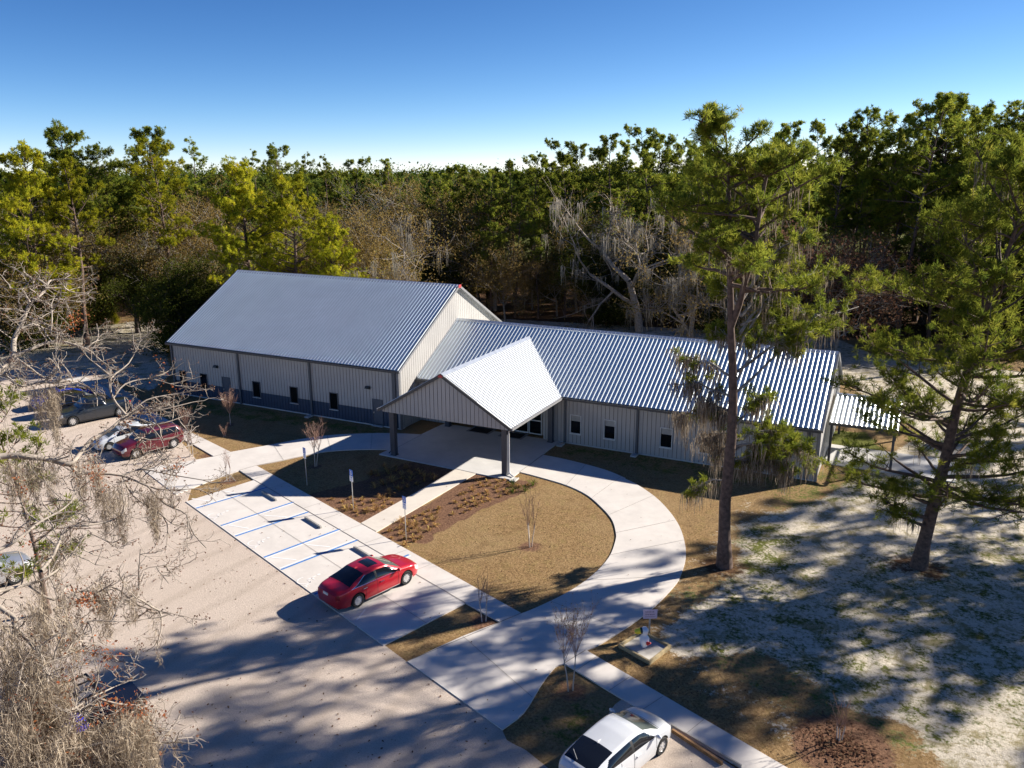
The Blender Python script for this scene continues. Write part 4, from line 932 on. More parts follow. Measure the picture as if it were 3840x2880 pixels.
def needles(rng, C, out, n, ln, wd, up=.35):
    """triangular needle sprays: C centres (k,3), out preferred direction"""
    k = len(C); Cn = np.repeat(C, n, 0); O = np.repeat(out, n, 0)
    d = unit(rng.normal(0, 1, (k*n, 3))*.75+O*.55+np.array((0, 0, up)))
    L = ln*rng.uniform(.6, 1.15, (k*n, 1)); s_ = unit(np.cross(d, rng.normal(0, 1, (k*n, 3))))*wd*rng.uniform(.6, 1.3, (k*n, 1))
    b = Cn+rng.normal(0, ln*.12, (k*n, 3))
    V = np.stack([b-s_*.5, b+d*L*.55+s_*.5, b+d*L, b+d*L*.5-s_*.6], 1).reshape(-1, 3)
    F = np.arange(k*n*4).reshape(-1, 4); return V, F
def leaves(rng, C, n, spread, size):
    k = len(C); c = np.repeat(C, n, 0)+rng.normal(0, spread, (k*n, 3)); a = unit(rng.normal(0, 1, (k*n, 3))); b = unit(np.cross(a, rng.normal(0, 1, (k*n, 3))))
    sz = size*rng.uniform(.5, 1.3, (k*n, 1)); V = np.stack([c-a*sz, c+b*sz*.6, c+a*sz, c-b*sz*.6], 1).reshape(-1, 3)
    return V, np.arange(k*n*4).reshape(-1, 4)
def tintmesh(name, V, F, tint): return npmesh(name, V, F, dict(tint=np.repeat(tint, 4)), False, True)
def moss_strands(rng, C, n, ln, wd, spread=.12, seg=4):
    k = len(C)*n; c = np.repeat(C, n, 0)+rng.normal(0, 1, (k, 3))*np.array((spread, spread, spread*.4)); L = ln*rng.uniform(.25, 1.1, k)
    ang = rng.uniform(0, np.pi, k); side = np.stack([np.cos(ang), np.sin(ang), 0*ang], -1)
    V = []; tws = rng.normal(0, .05, (k, seg+1, 3)); tws[:, :, 2] = 0; tws = np.cumsum(tws, 1)*ln
    for i in range(seg+1):
        t = i/seg; p = c+tws[:, i]*.5-np.array((0, 0, 1))*(L*t)[:, None]; w_ = (wd*(1-t*.85)*rng.uniform(.4, 1.2, k))[:, None]
        V.append(p-side*w_); V.append(p+side*w_)
    V = np.stack(V, 1).reshape(-1, 3); base = np.arange(k)[:, None]*(2*(seg+1)); F = []
    for i in range(seg): F.append(base+np.array([[2*i, 2*i+1, 2*i+3, 2*i+2]]))
    F = np.concatenate(F); return V, F, np.repeat(rng.uniform(0, 1, k), 2*(seg+1))
PROTO = {}
def pine_proto(key, seed, H=20., cb=.42, R=3.6, tuf=(.45, .10, 12), nl=34, trunk_r=.28, moss=0, lean=0., flat=.0, dens=1., mossmat='moss', fork=False, lowl=0, leaf='needles', dome=False, mossln=.9):
    rng = np.random.default_rng(seed); wd = Wood(); tp, _ = curve(rng, (0, 0, 0), (lean, 0, 1), H*.98, 12, .035, (0, 0, .2))
    rr = trunk_r*(1-np.linspace(0, 1, 13)**1.15*.9); rr[0] *= 1.35; wd.tube(tp, rr, 9); TC = []; TO = []; MC = []
    zt = tp[:, 2]
    def at(z): return np.array([np.interp(z, zt, tp[:, i]) for i in range(3)])
    stems = [(at, H)]
    if fork:
        f0 = at(H*.58); fp, _ = curve(rng, f0, (.45, -.1, 1), H*.33, 6, .06, (-.3, 0, .4)); wd.tube(fp, np.linspace(trunk_r*.5, .06, 7), 7)
        stems.append((lambda z, fp=fp: np.array([np.interp(z, fp[:, 2], fp[:, i]) for i in range(3)]), fp[-1, 2]))
    specs = []
    for i in range(nl):
        t = (i+rng.uniform(0, 1))/nl; specs.append((H*(cb+(1-cb)*t*.97), t, 1.))
    for i in range(lowl): specs.append((H*rng.uniform(cb*.55, cb), .12, rng.uniform(.7, 1.)))
    for z, t, kk in specs:
        f, top = stems[rng.integers(len(stems))]; z = min(z, top-.2)
        if f is not at and z < H*.6: f = at
        p = f(z); az = rng.uniform(0, 2*np.pi)
        prof = max(.2, (1-max(0, t-.12)**2.2))**.8*(.80+.2*math.sin(3*t)) if dome else ((math.sin(math.pi*min(1, (t+.18)**.8*.93)))**.65 if t < .85 else (1-t)*3+.25)
        L = R*prof*rng.uniform(.55, 1.12)*kk; el = rng.uniform(-.1, .35)+.6*t
        d = (math.cos(az)*math.cos(el), math.sin(az)*math.cos(el), math.sin(el))
        bp, bd = curve(rng, p, d, L, 6, .10, (0, 0, .35*(1-t))); br = trunk_r*(.26*(1-t)+.10)
        wd.tube(bp, np.linspace(br, .02, 7), 4)
        if moss and rng.uniform() < moss*(1.1-t): MC += [bp[k] for k in rng.integers(2, 6, 2)]
        if rng.uniform() < .08 and t < .3: continue
        for q in range(int((5+L*2.1)*dens)):
            s_ = rng.uniform(.22, 1.0)**.7; b0 = np.array([np.interp(s_*6, range(7), bp[:, i]) for i in range(3)])
            sa = rng.normal(0, 1, 3); sa[2] = abs(sa[2])*.55-.1; sl = L*.34*rng.uniform(.5, 1.1)*(1.15-s_*.5)
            sp, sdn = curve(rng, b0, sa/np.linalg.norm(sa)+np.array(d)*.7, sl, 2, .15, (0, 0, .3))
            if q % 2 == 0: wd.tube(sp, (.03, .022, .012), 3)
            TC += [sp[-1], sp[1]+rng.normal(0, .12, 3)]; TO += [sdn, sdn]
            if rng.uniform() < .4: TC.append(sp[-1]+rng.normal(0, .22, 3)); TO.append(sdn)
    TC = np.array(TC); TO = np.array(TO); ln, w_, n = tuf
    V, F = needles(rng, TC, TO, n, ln, w_)
    # clump tone: whole pads share a tone, old needles brownish
    base = np.clip(rng.normal(.42, .17, len(TC)), 0, 1); tint = np.clip(np.repeat(base, n)+rng.normal(0, .08, len(TC)*n), 0, 1)
    d_ = dict(trunk=wd.mesh('trunk'), crown=tintmesh('crown', V, F, tint), H=H); d_['trunk'].materials.append(M['pine_bark']); d_['crown'].materials.append(M[leaf])
    if moss and MC:
        V, F, tn = moss_strands(rng, np.array(MC), 14, mossln, .03, .2); d_['moss'] = npmesh('hanging_moss', V, F, dict(tint=tn), False, True); d_['moss'].materials.append(M[mossmat])
    PROTO[key] = d_; return d_
def broad_proto(key, seed, H=14., spread=.9, leafn=0, leafsz=.1, leafsp=.3, bark='grey_bark', leaf='brown_leaves', moss=0, depth=5, trunk_r=.25, nb=(3, 4), clear=.28, twig=.012, mossln=1.2, low=False):
    rng = np.random.default_rng(seed); wd = Wood(); tips = []; mids = []
    def grow(p, d, L, r, lev):
        n = 4 if lev < 3 else 3; pts, dn = curve(rng, p, d, L, n, .11 if lev else .05, (0, 0, .25 if lev < 2 else .1))
        r1_ = r*(.62 if lev < depth else .4); wd.tube(pts, np.linspace(r, max(r1_, twig*.6), n+1), 7 if lev == 0 else (5 if lev < 3 else 3))
        if lev >= 2: mids.extend([pts[1], pts[-1]])
        if lev == depth: tips.append(pts[-1]); return
        k = rng.integers(nb[0], nb[1]+1)
        for i in range(k):
            s_ = 1. if i == 0 else rng.uniform(.35, 1.); q = np.array([np.interp(s_*n, range(n+1), pts[:, c]) for c in range(3)])
            nd = unit(dn*(.9 if i == 0 else .45)+rng.normal(0, 1, 3)*np.array((1, 1, .55))*spread*(.45 if i == 0 else .8)+np.array((0, 0, .16 if not low else .02)))
            grow(q, nd, L*rng.uniform(.62, .88)*(1.35 if lev == 0 else 1), max(r1_*rng.uniform(.6, .95), twig), lev+1)
    grow((0, 0, 0), (rng.normal(0, .08), rng.normal(0, .08), 1), H*clear, trunk_r, 0)
    Vw = np.concatenate(wd.v); hz = np.percentile(Vw[:, 2], 99.7); s_ = H/hz
    wd.v = [Vw*s_]; wd.f = [np.concatenate(wd.f)]; d_ = dict(H=H); d_['trunk'] = wd.mesh('trunk'); d_['trunk'].materials.append(M[bark])
    tips = np.array(tips)*s_; mids = np.array(mids)*s_
    if leafn:
        C = np.concatenate([tips, mids[rng.integers(0, len(mids), len(tips)//2)]]); V, F = leaves(rng, C, leafn, leafsp, leafsz)
        base = np.clip(rng.normal(.5, .22, len(C)), 0, 1); d_['crown'] = tintmesh('crown', V, F, np.clip(np.repeat(base, leafn)+rng.normal(0, .1, len(C)*leafn), 0, 1)); d_['crown'].materials.append(M[leaf])
    if moss:
        C = mids[rng.integers(0, len(mids), int(moss))]; C = C[C[:, 2] > H*.2]; V, F, tn = moss_strands(rng, C, 16, mossln, .035, .2); d_['moss'] = npmesh('hanging_moss', V, F, dict(tint=tn), False, True); d_['moss'].materials.append(M['moss'])
    PROTO[key] = d_; return d_
rndT = random.Random(11)
def plant(key, x, y, H, label, cat='tree', name='tree', group=None, rz=None, z=-.03, squash=1., leaf=None):
    p = PROTO[key]; s_ = H/p['H']; t = empty(name, (x, y, z), rndT.uniform(0, 6.28) if rz is None else rz, label, cat, group); t.scale = (s_*squash, s_*squash, s_)
    for nm, k in (('trunk', 'trunk'), ('crown', 'crown'), ('hanging_moss', 'moss')):
        if k in p:
            o = bpy.data.objects.new(nm, p[k]); COL.objects.link(o); o.parent = t
            if leaf and k == 'crown':
                o.material_slots[0].link = 'OBJECT'; o.material_slots[0].material = M[leaf]
    return t
def col_pos(px, dist):
    d = ray(px, 624.); d = d[:2]/np.linalg.norm(d[:2]); return CAM[0]+d[0]*dist, CAM[1]+d[1]*dist
def top_h(px, py, dist):
    d = ray(px, py); return CAM[2]+dist*d[2]/np.linalg.norm(d[:2])
for i in range(4): pine_proto('pine%d' % i, 20+i, 22, (.50, .40, .55, .46)[i], (3.8, 4.9, 3.4, 4.5)[i], (.31, .055, 24), (34, 40, 28, 40)[i], .24, moss=0, dens=(1.4, 1.4, 1.2, 1.5)[i], dome=i in (1, 3))
pine_proto('pinew', 40, 18, .22, 5.6, (.31, .055, 25), 60, .30, dens=1.5)
pine_proto('pinem', 41, 20, .40, 4.4, (.31, .055, 24), 36, .30, moss=.3, dens=1.3, dome=True)
pine_proto('pinet', 42, 24, .70, 2.9, (.31, .055, 24), 18, .20, dens=.9)
for i in range(3): broad_proto('bare%d' % i, 60+i, 14, .95, (3, 0, 5)[i], .09, .35, 'grey_bark', 'brown_leaves', depth=5, trunk_r=.2)
broad_proto('olive0', 70, 13, .9, 22, .10, .42, 'grey_bark', 'brown_leaves', depth=5, trunk_r=.2)
broad_proto('olive1', 71, 12, 1., 20, .09, .40, 'pale_bark', 'brown_leaves', depth=5, trunk_r=.2)
broad_proto('red0', 72, 9, .9, 8, .11, .35, 'grey_bark', 'red_leaves', depth=5, trunk_r=.14)
broad_proto('mossy0', 73, 15, 1.1, 3, .10, .3, 'pale_bark', 'brown_leaves', moss=90, depth=5, trunk_r=.38, mossln=1.9)
broad_proto('mossy1', 74, 15, 1.15, 7, .11, .35, 'pale_bark', 'brown_leaves', moss=80, depth=5, trunk_r=.36, mossln=2.2)
broad_proto('liveoak0', 75, 10, 1.05, 36, .095, .42, 'dark_bark', 'oak_leaves', depth=5, trunk_r=.26, clear=.2)
broad_proto('liveoak1', 76, 8, 1.1, 36, .095, .40, 'dark_bark', 'oak_leaves', depth=5, trunk_r=.22, clear=.14)

# ------------------------------------------------------------------ the wood behind
def wood():
    R_ = random.Random(4)
    # (px, top py, distance, prototype, leaf, label)
    named = [
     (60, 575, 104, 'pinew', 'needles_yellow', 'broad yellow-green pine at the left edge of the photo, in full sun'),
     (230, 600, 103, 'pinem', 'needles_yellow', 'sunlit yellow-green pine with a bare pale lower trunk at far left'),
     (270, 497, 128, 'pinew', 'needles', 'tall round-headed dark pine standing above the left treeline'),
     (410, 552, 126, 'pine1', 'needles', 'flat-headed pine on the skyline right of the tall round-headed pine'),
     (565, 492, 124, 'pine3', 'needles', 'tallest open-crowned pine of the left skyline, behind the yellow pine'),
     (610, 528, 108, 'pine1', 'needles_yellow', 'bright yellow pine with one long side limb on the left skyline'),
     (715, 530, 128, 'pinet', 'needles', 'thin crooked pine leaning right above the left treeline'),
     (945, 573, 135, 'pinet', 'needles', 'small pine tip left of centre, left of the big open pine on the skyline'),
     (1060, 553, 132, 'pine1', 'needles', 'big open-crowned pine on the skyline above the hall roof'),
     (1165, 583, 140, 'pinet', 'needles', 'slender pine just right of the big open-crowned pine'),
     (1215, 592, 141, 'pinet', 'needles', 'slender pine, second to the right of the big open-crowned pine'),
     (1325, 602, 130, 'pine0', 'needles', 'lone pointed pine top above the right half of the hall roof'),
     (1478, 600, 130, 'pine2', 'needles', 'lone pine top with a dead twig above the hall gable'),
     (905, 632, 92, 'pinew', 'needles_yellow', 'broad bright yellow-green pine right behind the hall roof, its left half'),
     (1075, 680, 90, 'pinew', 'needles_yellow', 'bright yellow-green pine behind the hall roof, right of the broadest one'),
     (1240, 860, 88, 'pinew', 'needles_yellow', 'low bright green pine showing just above the middle of the hall ridge'),
     (1500, 770, 90, 'mossy1', 'brown_leaves', 'ochre oak hung with grey moss above the right end of the hall roof'),
     (1330, 800, 96, 'olive0', None, 'olive-brown tree with pale limbs behind the hall ridge'),
     (1390, 660, 118, 'bare0', None, 'pale bare tree under the skyline above the hall ridge'),
     (1570, 650, 116, 'bare2', None, 'pale bare round-headed tree right of the lone pine tops'),
     (2420, 700, 98, 'mossy0', None, 'large bare grey oak draped in moss behind the low wing'),
     (2620, 780, 86, 'mossy1', None, 'wide mossy oak with a thick dark trunk behind the wing roof'),
     (2280, 860, 104, 'mossy0', None, 'smaller grey mossy tree left of the large bare oak'),
     (1850, 680, 112, 'olive1', None, 'rust-tinged tree with thin pale trunk above the wing ridge'),
     (3080, 850, 88, 'red0', None, 'reddish brown bare tree between the two tall near pines'),
     (3200, 900, 92, 'red0', None, 'second reddish brown tree, just right of the first, between the near pines'),
     (440, 960, 108, 'liveoak0', 'oak_leaves', 'dark evergreen oak at the wood edge left of the hall'),
     (610, 1000, 97, 'liveoak1', 'oak_leaves', 'dark evergreen oak beside the left rake of the hall roof'),
     (720, 960, 100, 'liveoak0', 'oak_leaves', 'tall dark evergreen oak behind the left end of the hall roof'),
     (680, 760, 112, 'olive0', None, 'brown winter tree in the middle of the left wood'),
     (480, 780, 114, 'bare1', None, 'bare brown tree below the bright yellow pine'),
    ]
    for px, py, d, key, leaf, lab in named:
        x, y = col_pos(px, d); H = top_h(px, py, d); nm = 'pine_tree' if key.startswith('pine') else ('oak_tree' if 'oak' in key or 'mossy' in key else 'bare_tree')
        plant(key, x, y, H, lab, 'tree', nm, leaf=leaf)
    # skyline pines of the centre and right
    sky_ = [(1650, 655), (1700, 628), (1760, 640), (1830, 640), (1880, 650), (1925, 612), (1985, 585), (2050, 612), (2115, 535), (2190, 545), (2260, 560), (2310, 508), (2380, 530), (2425, 485), (2480, 520), (2540, 535), (2600, 560), (2660, 545), (2860, 560), (2930, 500), (3000, 462), (3080, 470), (3150, 520), (3230, 475), (3290, 418), (3360, 440), (3440, 372), (3500, 385), (3580, 378), (3650, 400), (3720, 420), (3790, 385), (3850, 350)]
    for i, (px, py) in enumerate(sky_):
        d = 118+R_.uniform(-6, 14) if px < 2600 else 112+R_.uniform(-10, 10)
        x, y = col_pos(px, d); g = 'skyline pines behind the wing' if px < 2600 else 'skyline pines at the right'
        lab = 'tall green pine forming the skyline behind the low wing' if px < 2600 else 'tall green pine forming the skyline at the right of the photo'
        plant(R_.choice(['pine0', 'pine1', 'pine2', 'pine3', 'pine0']), x, y, top_h(px, py, d), lab, 'tree', 'pine_tree', g, leaf='needles')
    # filling rows
    def row(n, x0, x1, t0, t1, d0, d1, keys, leafs, lab, nm, grp, prof=None):
        for i in range(n):
            px = x0+(x1-x0)*(i+R_.uniform(.1, .9))/n; d = R_.uniform(d0, d1); py = R_.uniform(t0, t1)
            if prof: py += prof(px)
            x, y = col_pos(px, d)
            if y < 19 and -30 < x < 34: continue
            hh_ = top_h(px, py, d)
            if any((x-t_*.67+55)**2+(y-t_*.743-17)**2 < 36 for t_ in np.arange(0, max(3, hh_)/.51, 2.)): continue   # open, sunlit track left of the hall
            plant(R_.choice(keys), x, y, max(3, top_h(px, py, d)), lab, 'tree', nm, grp, leaf=R_.choice(leafs))
    rise = lambda px: -max(0, px-1700)*.075
    P_ = ['pine0', 'pine1', 'pine3', 'pinem']
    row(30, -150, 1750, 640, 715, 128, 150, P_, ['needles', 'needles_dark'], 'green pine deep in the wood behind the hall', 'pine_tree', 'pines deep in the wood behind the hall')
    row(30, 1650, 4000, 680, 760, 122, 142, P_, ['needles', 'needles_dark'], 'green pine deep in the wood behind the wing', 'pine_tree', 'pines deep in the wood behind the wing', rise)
    row(24, 1700, 3950, 740, 860, 104, 116, P_+['pine2'], ['needles', 'needles', 'needles'], 'dark green pine in the shaded face of the wood', 'pine_tree', 'pines in the shaded face of the wood', rise)
    row(22, -150, 1700, 690, 800, 112, 126, ['olive0', 'olive1', 'bare0', 'bare2', 'pine3', 'bare1'], [None], 'brown winter tree in the wood behind the hall', 'winter_tree', 'winter trees in the wood behind the hall')
    row(26, 1600, 3900, 800, 980, 100, 113, ['olive0', 'bare0', 'liveoak0', 'olive1', 'liveoak1', 'bare2', 'liveoak0'], [None], 'thin brown winter tree in the shaded wood edge', 'winter_tree', 'winter trees in the shaded wood edge')
    row(24, -150, 1500, 850, 1010, 104, 114, ['liveoak0', 'olive0', 'liveoak1', 'olive1'], [None], 'dark leafy tree low in the wood behind the hall', 'evergreen_oak', 'low leafy trees behind the hall')
    row(28, 1550, 3950, 960, 1080, 108, 120, ['liveoak0', 'liveoak1', 'olive0'], [None], 'dark leafy understorey tree behind the wing', 'evergreen_oak', 'understorey trees behind the wing')
    row(26, -200, 4000, 1030, 1100, 112, 124, ['liveoak1', 'liveoak0'], [None], 'low dark evergreen at the foot of the wood', 'evergreen_oak', 'evergreens at the foot of the wood')
    # far mass of trees beyond, one object: nobody could count it
    rng = np.random.default_rng(8); C = []
    for i in range(2600):
        px = rng.uniform(-900, 4800); d = 145+rng.uniform(0, 1)**1.6*420; x, y = col_pos(px, d); C.append((x, y, (16.2 if d > 200 else 14.5)-abs(rng.normal(0, 1))*(2.6 if i % 2 else 6)))
    C = np.array(C); C2 = np.repeat(C, 9, 0)+rng.normal(0, 1, (len(C)*9, 3))*np.array((2.2, 2.2, 1.6)); V, F = leaves(rng, C2, 9, .8, .45)
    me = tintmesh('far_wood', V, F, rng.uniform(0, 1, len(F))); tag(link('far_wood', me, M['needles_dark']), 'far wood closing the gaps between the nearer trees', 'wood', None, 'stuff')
wood()
# off to the right: pines that throw their shadows over the sandy ground
for i, (x, y, H, k) in enumerate(((50, 2, 19, 'pinew'), (56, 12, 22, 'pine2'), (47, 14, 19, 'pinet'), (62, 3, 21, 'pinem'), (51, 13, 17, 'pine1'), (44, 31, 20, 'pine1'), (54, 24, 21, 'pine0'), (66, 18, 22, 'pinew'), (38, 40, 20, 'pine3'), (58, 36, 21, 'pine1'))):
    plant(k, x, y, H, 'green pine on the sandy slope right of the building', 'tree', 'pine_tree', 'pines on the sandy slope at the right', leaf='needles')
for i, (x, y, H, k) in enumerate(((-46, 18, 17, 'pine1'), (-52, 8, 18, 'pinem'), (-40, 25, 19, 'pine3'))):
    plant(k, x, y, H, 'pine beside the sandy track left of the hall', 'tree', 'pine_tree', 'pines by the sandy track', leaf='needles_yellow') if i == 3 else None
# evergreen oak overhanging the hall's left corner, small cedar by the track
x, y = col_pos(640, 92); plant('liveoak0', x, y, 7.5, 'dark low evergreen leaning over the sand at the hall corner', 'tree', 'evergreen_oak', squash=1.2)
x, y, _ = G(420, 1215); plant('liveoak1', x, y, 2.4, 'small green cedar by the sandy track left of the hall', 'tree', 'small_cedar', squash=.55, leaf='needles_yellow')

# ------------------------------------------------------------------ two near pines
pine_proto('near1', 101, 20.6, .66, 3.7, (.28, .026, 34), 54, .31, moss=.14, dens=1.5, mossmat='moss_pale', fork=True, lowl=0, dome=True)
plant('near1', 26.96, -11.24, 21.2, 'tall near pine with forked pale trunk and hanging moss, in front of the wing', 'tree', 'pine_tree', rz=-.35)
pine_proto('near2', 107, 20.4, .22, 7.4, (.32, .027, 33), 80, .34, moss=.06, lean=.085, dens=1.35, mossmat='moss_pale', lowl=6, dome=True)
plant('near2', 35.63, -7.16, 19.3, 'broad near pine leaning right over the sand at the right edge', 'tree', 'pine_tree', rz=-.5)
def near1_lower():
    """lower limbs of the forked pine: needle pads right, mossy dead limbs left"""
    rng = np.random.default_rng(5); wd = Wood(); root = [o for o in COL.objects if o.name.startswith('pine_tree') and o.get('label', '').startswith('tall near pine')][0]
    B_ = np.array((26.96, -11.24, 0)); TC = []; TO = []; MC = []
    def limb(z0, target, r, pads, moss, npad=16, spread=.9):
        p = B_+np.array((0, 0, z0)); t_ = np.array(target); n = 7; L = np.linalg.norm(t_-p)
        pts = np.array([p+(t_-p)*i/n+np.array((0, 0, .10*L*math.sin(math.pi*i/n)))+rng.normal(0, .06*L/3, 3)*(0 < i < n) for i in range(n+1)]); wd.tube(pts, np.linspace(r, .02, n+1), 5)
        for q in range(int(npad*(.75 if moss > .95 else 1.5))):
            s_ = rng.uniform(.3, 1); b0 = np.array([np.interp(s_*n, range(n+1), pts[:, c]) for c in range(3)]); sp, sdn = curve(rng, b0, unit(rng.normal(0, 1, 3)*np.array((1, 1, .5))+(t_-p)/L*.5), spread*rng.uniform(.4, 1.1), 3, .2)
            wd.tube(sp, (.022, .018, .014, .008), 3)
            if rng.uniform() < pads: TC.extend([sp[-1], sp[2]]); TO.extend([sdn, sdn])
            if rng.uniform() < moss: MC.extend([sp[-1], sp[1], b0])
    at_ = lambda px, py, d: P3(px, py, d)
    # px, py read from the photograph, distance chosen round the trunk (42-45 m)
    for z0, (px, py, d), r, pd, ms, n_, sp_ in [
        (12.6, (2640, 1010, 41.5), .07, 1, .05, 26, .8), (13.2, (2700, 1080, 43), .06, 1, .1, 12, .7), (11.2, (2690, 1250, 40), .06, .8, .2, 14, .8),
        (13.4, (3020, 860, 42), .08, 1, .25, 22, .9), (12.6, (2960, 960, 43), .07, 1, .15, 20, .8), (11.8, (3120, 1010, 44), .08, 1, .1, 24, 1.), (11.0, (2930, 1050, 41), .06, 1, .1, 16, .8), (12.2, (3010, 1180, 45), .06, 1, .1, 20, 1.),
        (10.0, (3080, 1250, 43), .08, 1, .1, 30, 1.1), (9.6, (2900, 1200, 41), .06, .9, .2, 18, .9), (9.0, (3220, 1150, 46), .07, 1, .1, 24, 1.1),
        (9.6, (2530, 1350, 42), .07, .22, 1, 18, .8), (8.6, (2530, 1440, 41), .07, .22, 1, 22, .8), (8.0, (2550, 1560, 42), .07, .15, 1, 26, .8), (7.4, (2640, 1500, 40), .06, .2, 1, 20, .7), (6.8, (2620, 1640, 42), .05, .12, 1, 20, .7), (6.2, (2680, 1700, 42), .05, .2, 1, 14, .6),
        (7.2, (2880, 1480, 41), .06, .8, .4, 16, .8), (6.2, (2950, 1690, 42), .07, 1, .15, 26, .9), (6.6, (3010, 1660, 43), .07, 1, .1, 24, .9), (5.6, (2960, 1760, 43), .06, .5, .6, 18, .7), (5.4, (2860, 1740, 42), .05, .6, .7, 14, .6), (6.0, (3060, 1720, 44), .06, .9, .3, 18, .8), (4.6, (2590, 1850, 43), .045, .55, .5, 12, .6)]:
        limb(z0, at_(px, py, d), r, pd, ms, n_, sp_)
    inv = root.matrix_basis.inverted()
    V, F = needles(rng, np.array(TC), np.array(TO), 40, .30, .030); tn = np.clip(np.repeat(rng.normal(.45, .16, len(TC)), 40), 0, 1)
    for me, mt, nm in ((wd.mesh('limb'), 'grey_bark', 'limb'), (tintmesh('lower_crown', V, F, tn), 'needles', 'lower_crown')):
        o = link(nm, me, M[mt], root); o.matrix_parent_inverse = inv
    V, F, tn = moss_strands(rng, np.array(MC), 8, 1.15, .026, .16, 5); o = link('hanging_moss', npmesh('hanging_moss', V, F, dict(tint=tn), False, True), M['moss_pale'], root); o.matrix_parent_inverse = inv
    # moss wrapped round the upper trunk
near1_lower()

# ------------------------------------------------------------------ bare mossy oak close by at the left
def near_oak():
    rng = np.random.default_rng(9); wd = Wood(); tips = []; hang = []
    base = np.array((14.5, -44.0, -.03)); root = empty('oak_tree', tuple(base), 0, 'close bare oak with pale twigs, orange leaf tufts and grey moss filling the left edge', 'tree')
    dist = lambda py: 25.5-(py-1040)/1800*9.5
    limbs = [  # points in photograph pixels, start radius
     ([(-260, 1560), (-120, 1440), (0, 1392), (29, 1356), (50, 1337), (52, 1275), (75, 1227), (92, 1186), (113, 1140), (135, 1119), (166, 1092), (178, 1068), (193, 1051), (265, 1046)], .13),
     ([(113, 1136), (96, 1107), (82, 1085), (41, 1083)], .045), ([(174, 1068), (145, 1049), (125, 1045), (94, 1071)], .035), ([(142, 1119), (161, 1131), (200, 1121), (241, 1121)], .035), ([(170, 1080), (228, 1081), (272, 1095)], .03),
     ([(92, 1170), (50, 1160), (0, 1158), (-40, 1150)], .04), ([(80, 1232), (125, 1215), (169, 1232), (210, 1246)], .04), ([(190, 1250), (195, 1200), (193, 1140)], .03), ([(110, 1190), (150, 1205), (212, 1240), (211, 1290)], .03),
     ([(50, 1337), (120, 1307), (210, 1279), (323, 1308), (361, 1337), (400, 1370)], .065), ([(323, 1308), (350, 1285), (372, 1276)], .025), ([(60, 1345), (100, 1370), (140, 1400), (200, 1440)], .05),
     ([(-200, 1480), (0, 1409), (29, 1416), (77, 1448), (145, 1434), (205, 1436), (260, 1428), (301, 1438), (347, 1462)], .06),
     ([(-300, 1760), (0, 1712), (96, 1712), (193, 1724), (260, 1741), (299, 1702), (345, 1648), (376, 1633), (410, 1612), (458, 1571), (500, 1539), (560, 1525)], .12),
     ([(472, 1556), (424, 1493), (415, 1421), (482, 1363), (521, 1286)], .045), ([(415, 1411), (357, 1363), (337, 1348)], .03), ([(482, 1551), (560, 1545), (627, 1532), (723, 1508)], .04), ([(470, 1560), (550, 1500), (640, 1480), (700, 1470)], .03), ([(424, 1493), (470, 1440), (560, 1420), (640, 1440)], .03),
     ([(458, 1571), (500, 1620), (560, 1650), (650, 1640)], .03), ([(500, 1740), (560, 1700), (640, 1690), (700, 1640)], .025), ([(480, 1560), (540, 1580), (600, 1640), (620, 1700)], .025),
     ([(440, 1590), (520, 1600), (620, 1585), (690, 1560)], .03),
     ([(260, 1741), (294, 1775), (337, 1775), (458, 1784), (554, 1823), (627, 1837), (723, 1833)], .055), ([(458, 1784), (530, 1760), (640, 1780), (760, 1800)], .03), ([(554, 1823), (620, 1890), (700, 1930), (705, 2000)], .03), ([(460, 1790), (500, 1860), (590, 1920), (640, 1960)], .028),
     ([(-200, 2130), (0, 2059), (63, 2026), (149, 1958), (227, 1915), (270, 1876), (308, 1813)], .065), ([(-200, 2290), (0, 2218), (111, 2190), (183, 2160), (251, 2103), (309, 2021), (337, 2001), (400, 2030)], .055),
     ([(154, 2141), (202, 2079), (246, 1982), (309, 1972), (415, 1953), (463, 1919), (463, 1866)], .05), ([(100, 2190), (202, 2250), (262, 2190), (300, 2250), (420, 2250), (511, 2235), (535, 2140), (615, 2120)], .035), ([(300, 2250), (420, 2200), (520, 2270), (640, 2300)], .03), ([(202, 2287), (299, 2215), (380, 2240)], .03),
     ([(-150, 2230), (43, 2307), (53, 2350), (92, 2389), (135, 2437), (169, 2490), (185, 2600)], .085), ([(92, 2389), (180, 2380), (235, 2380), (330, 2330), (420, 2330)], .035), ([(169, 2490), (220, 2470), (290, 2440), (420, 2460)], .03),
     ([(-300, 2720), (0, 2669), (101, 2655), (162, 2655), (203, 2655), (260, 2666), (318, 2631), (347, 2614), (420, 2580)], .075), ([(-200, 2730), (0, 2715), (46, 2718), (87, 2684), (116, 2652)], .05), ([(-200, 2800), (0, 2793), (42, 2793), (90, 2800), (122, 2796), (185, 2770)], .05),
     ([(-100, 2900), (60, 2880), (191, 2846), (260, 2822), (289, 2811), (318, 2788), (360, 2740), (420, 2700)], .055), ([(289, 2811), (430, 2780), (567, 2802), (622, 2776)], .03), ([(347, 2614), (440, 2640), (520, 2650), (560, 2690)], .03), ([(300, 2860), (420, 2860), (500, 2900)], .03),
    ]
    hub = np.array((18.0, -42.5, 9.0))
    wd.tube([base+np.array((0, 0, 0)), base+np.array((.6, .3, 3)), base+np.array((1.6, .8, 6)), hub], [.48, .40, .34, .26], 10)
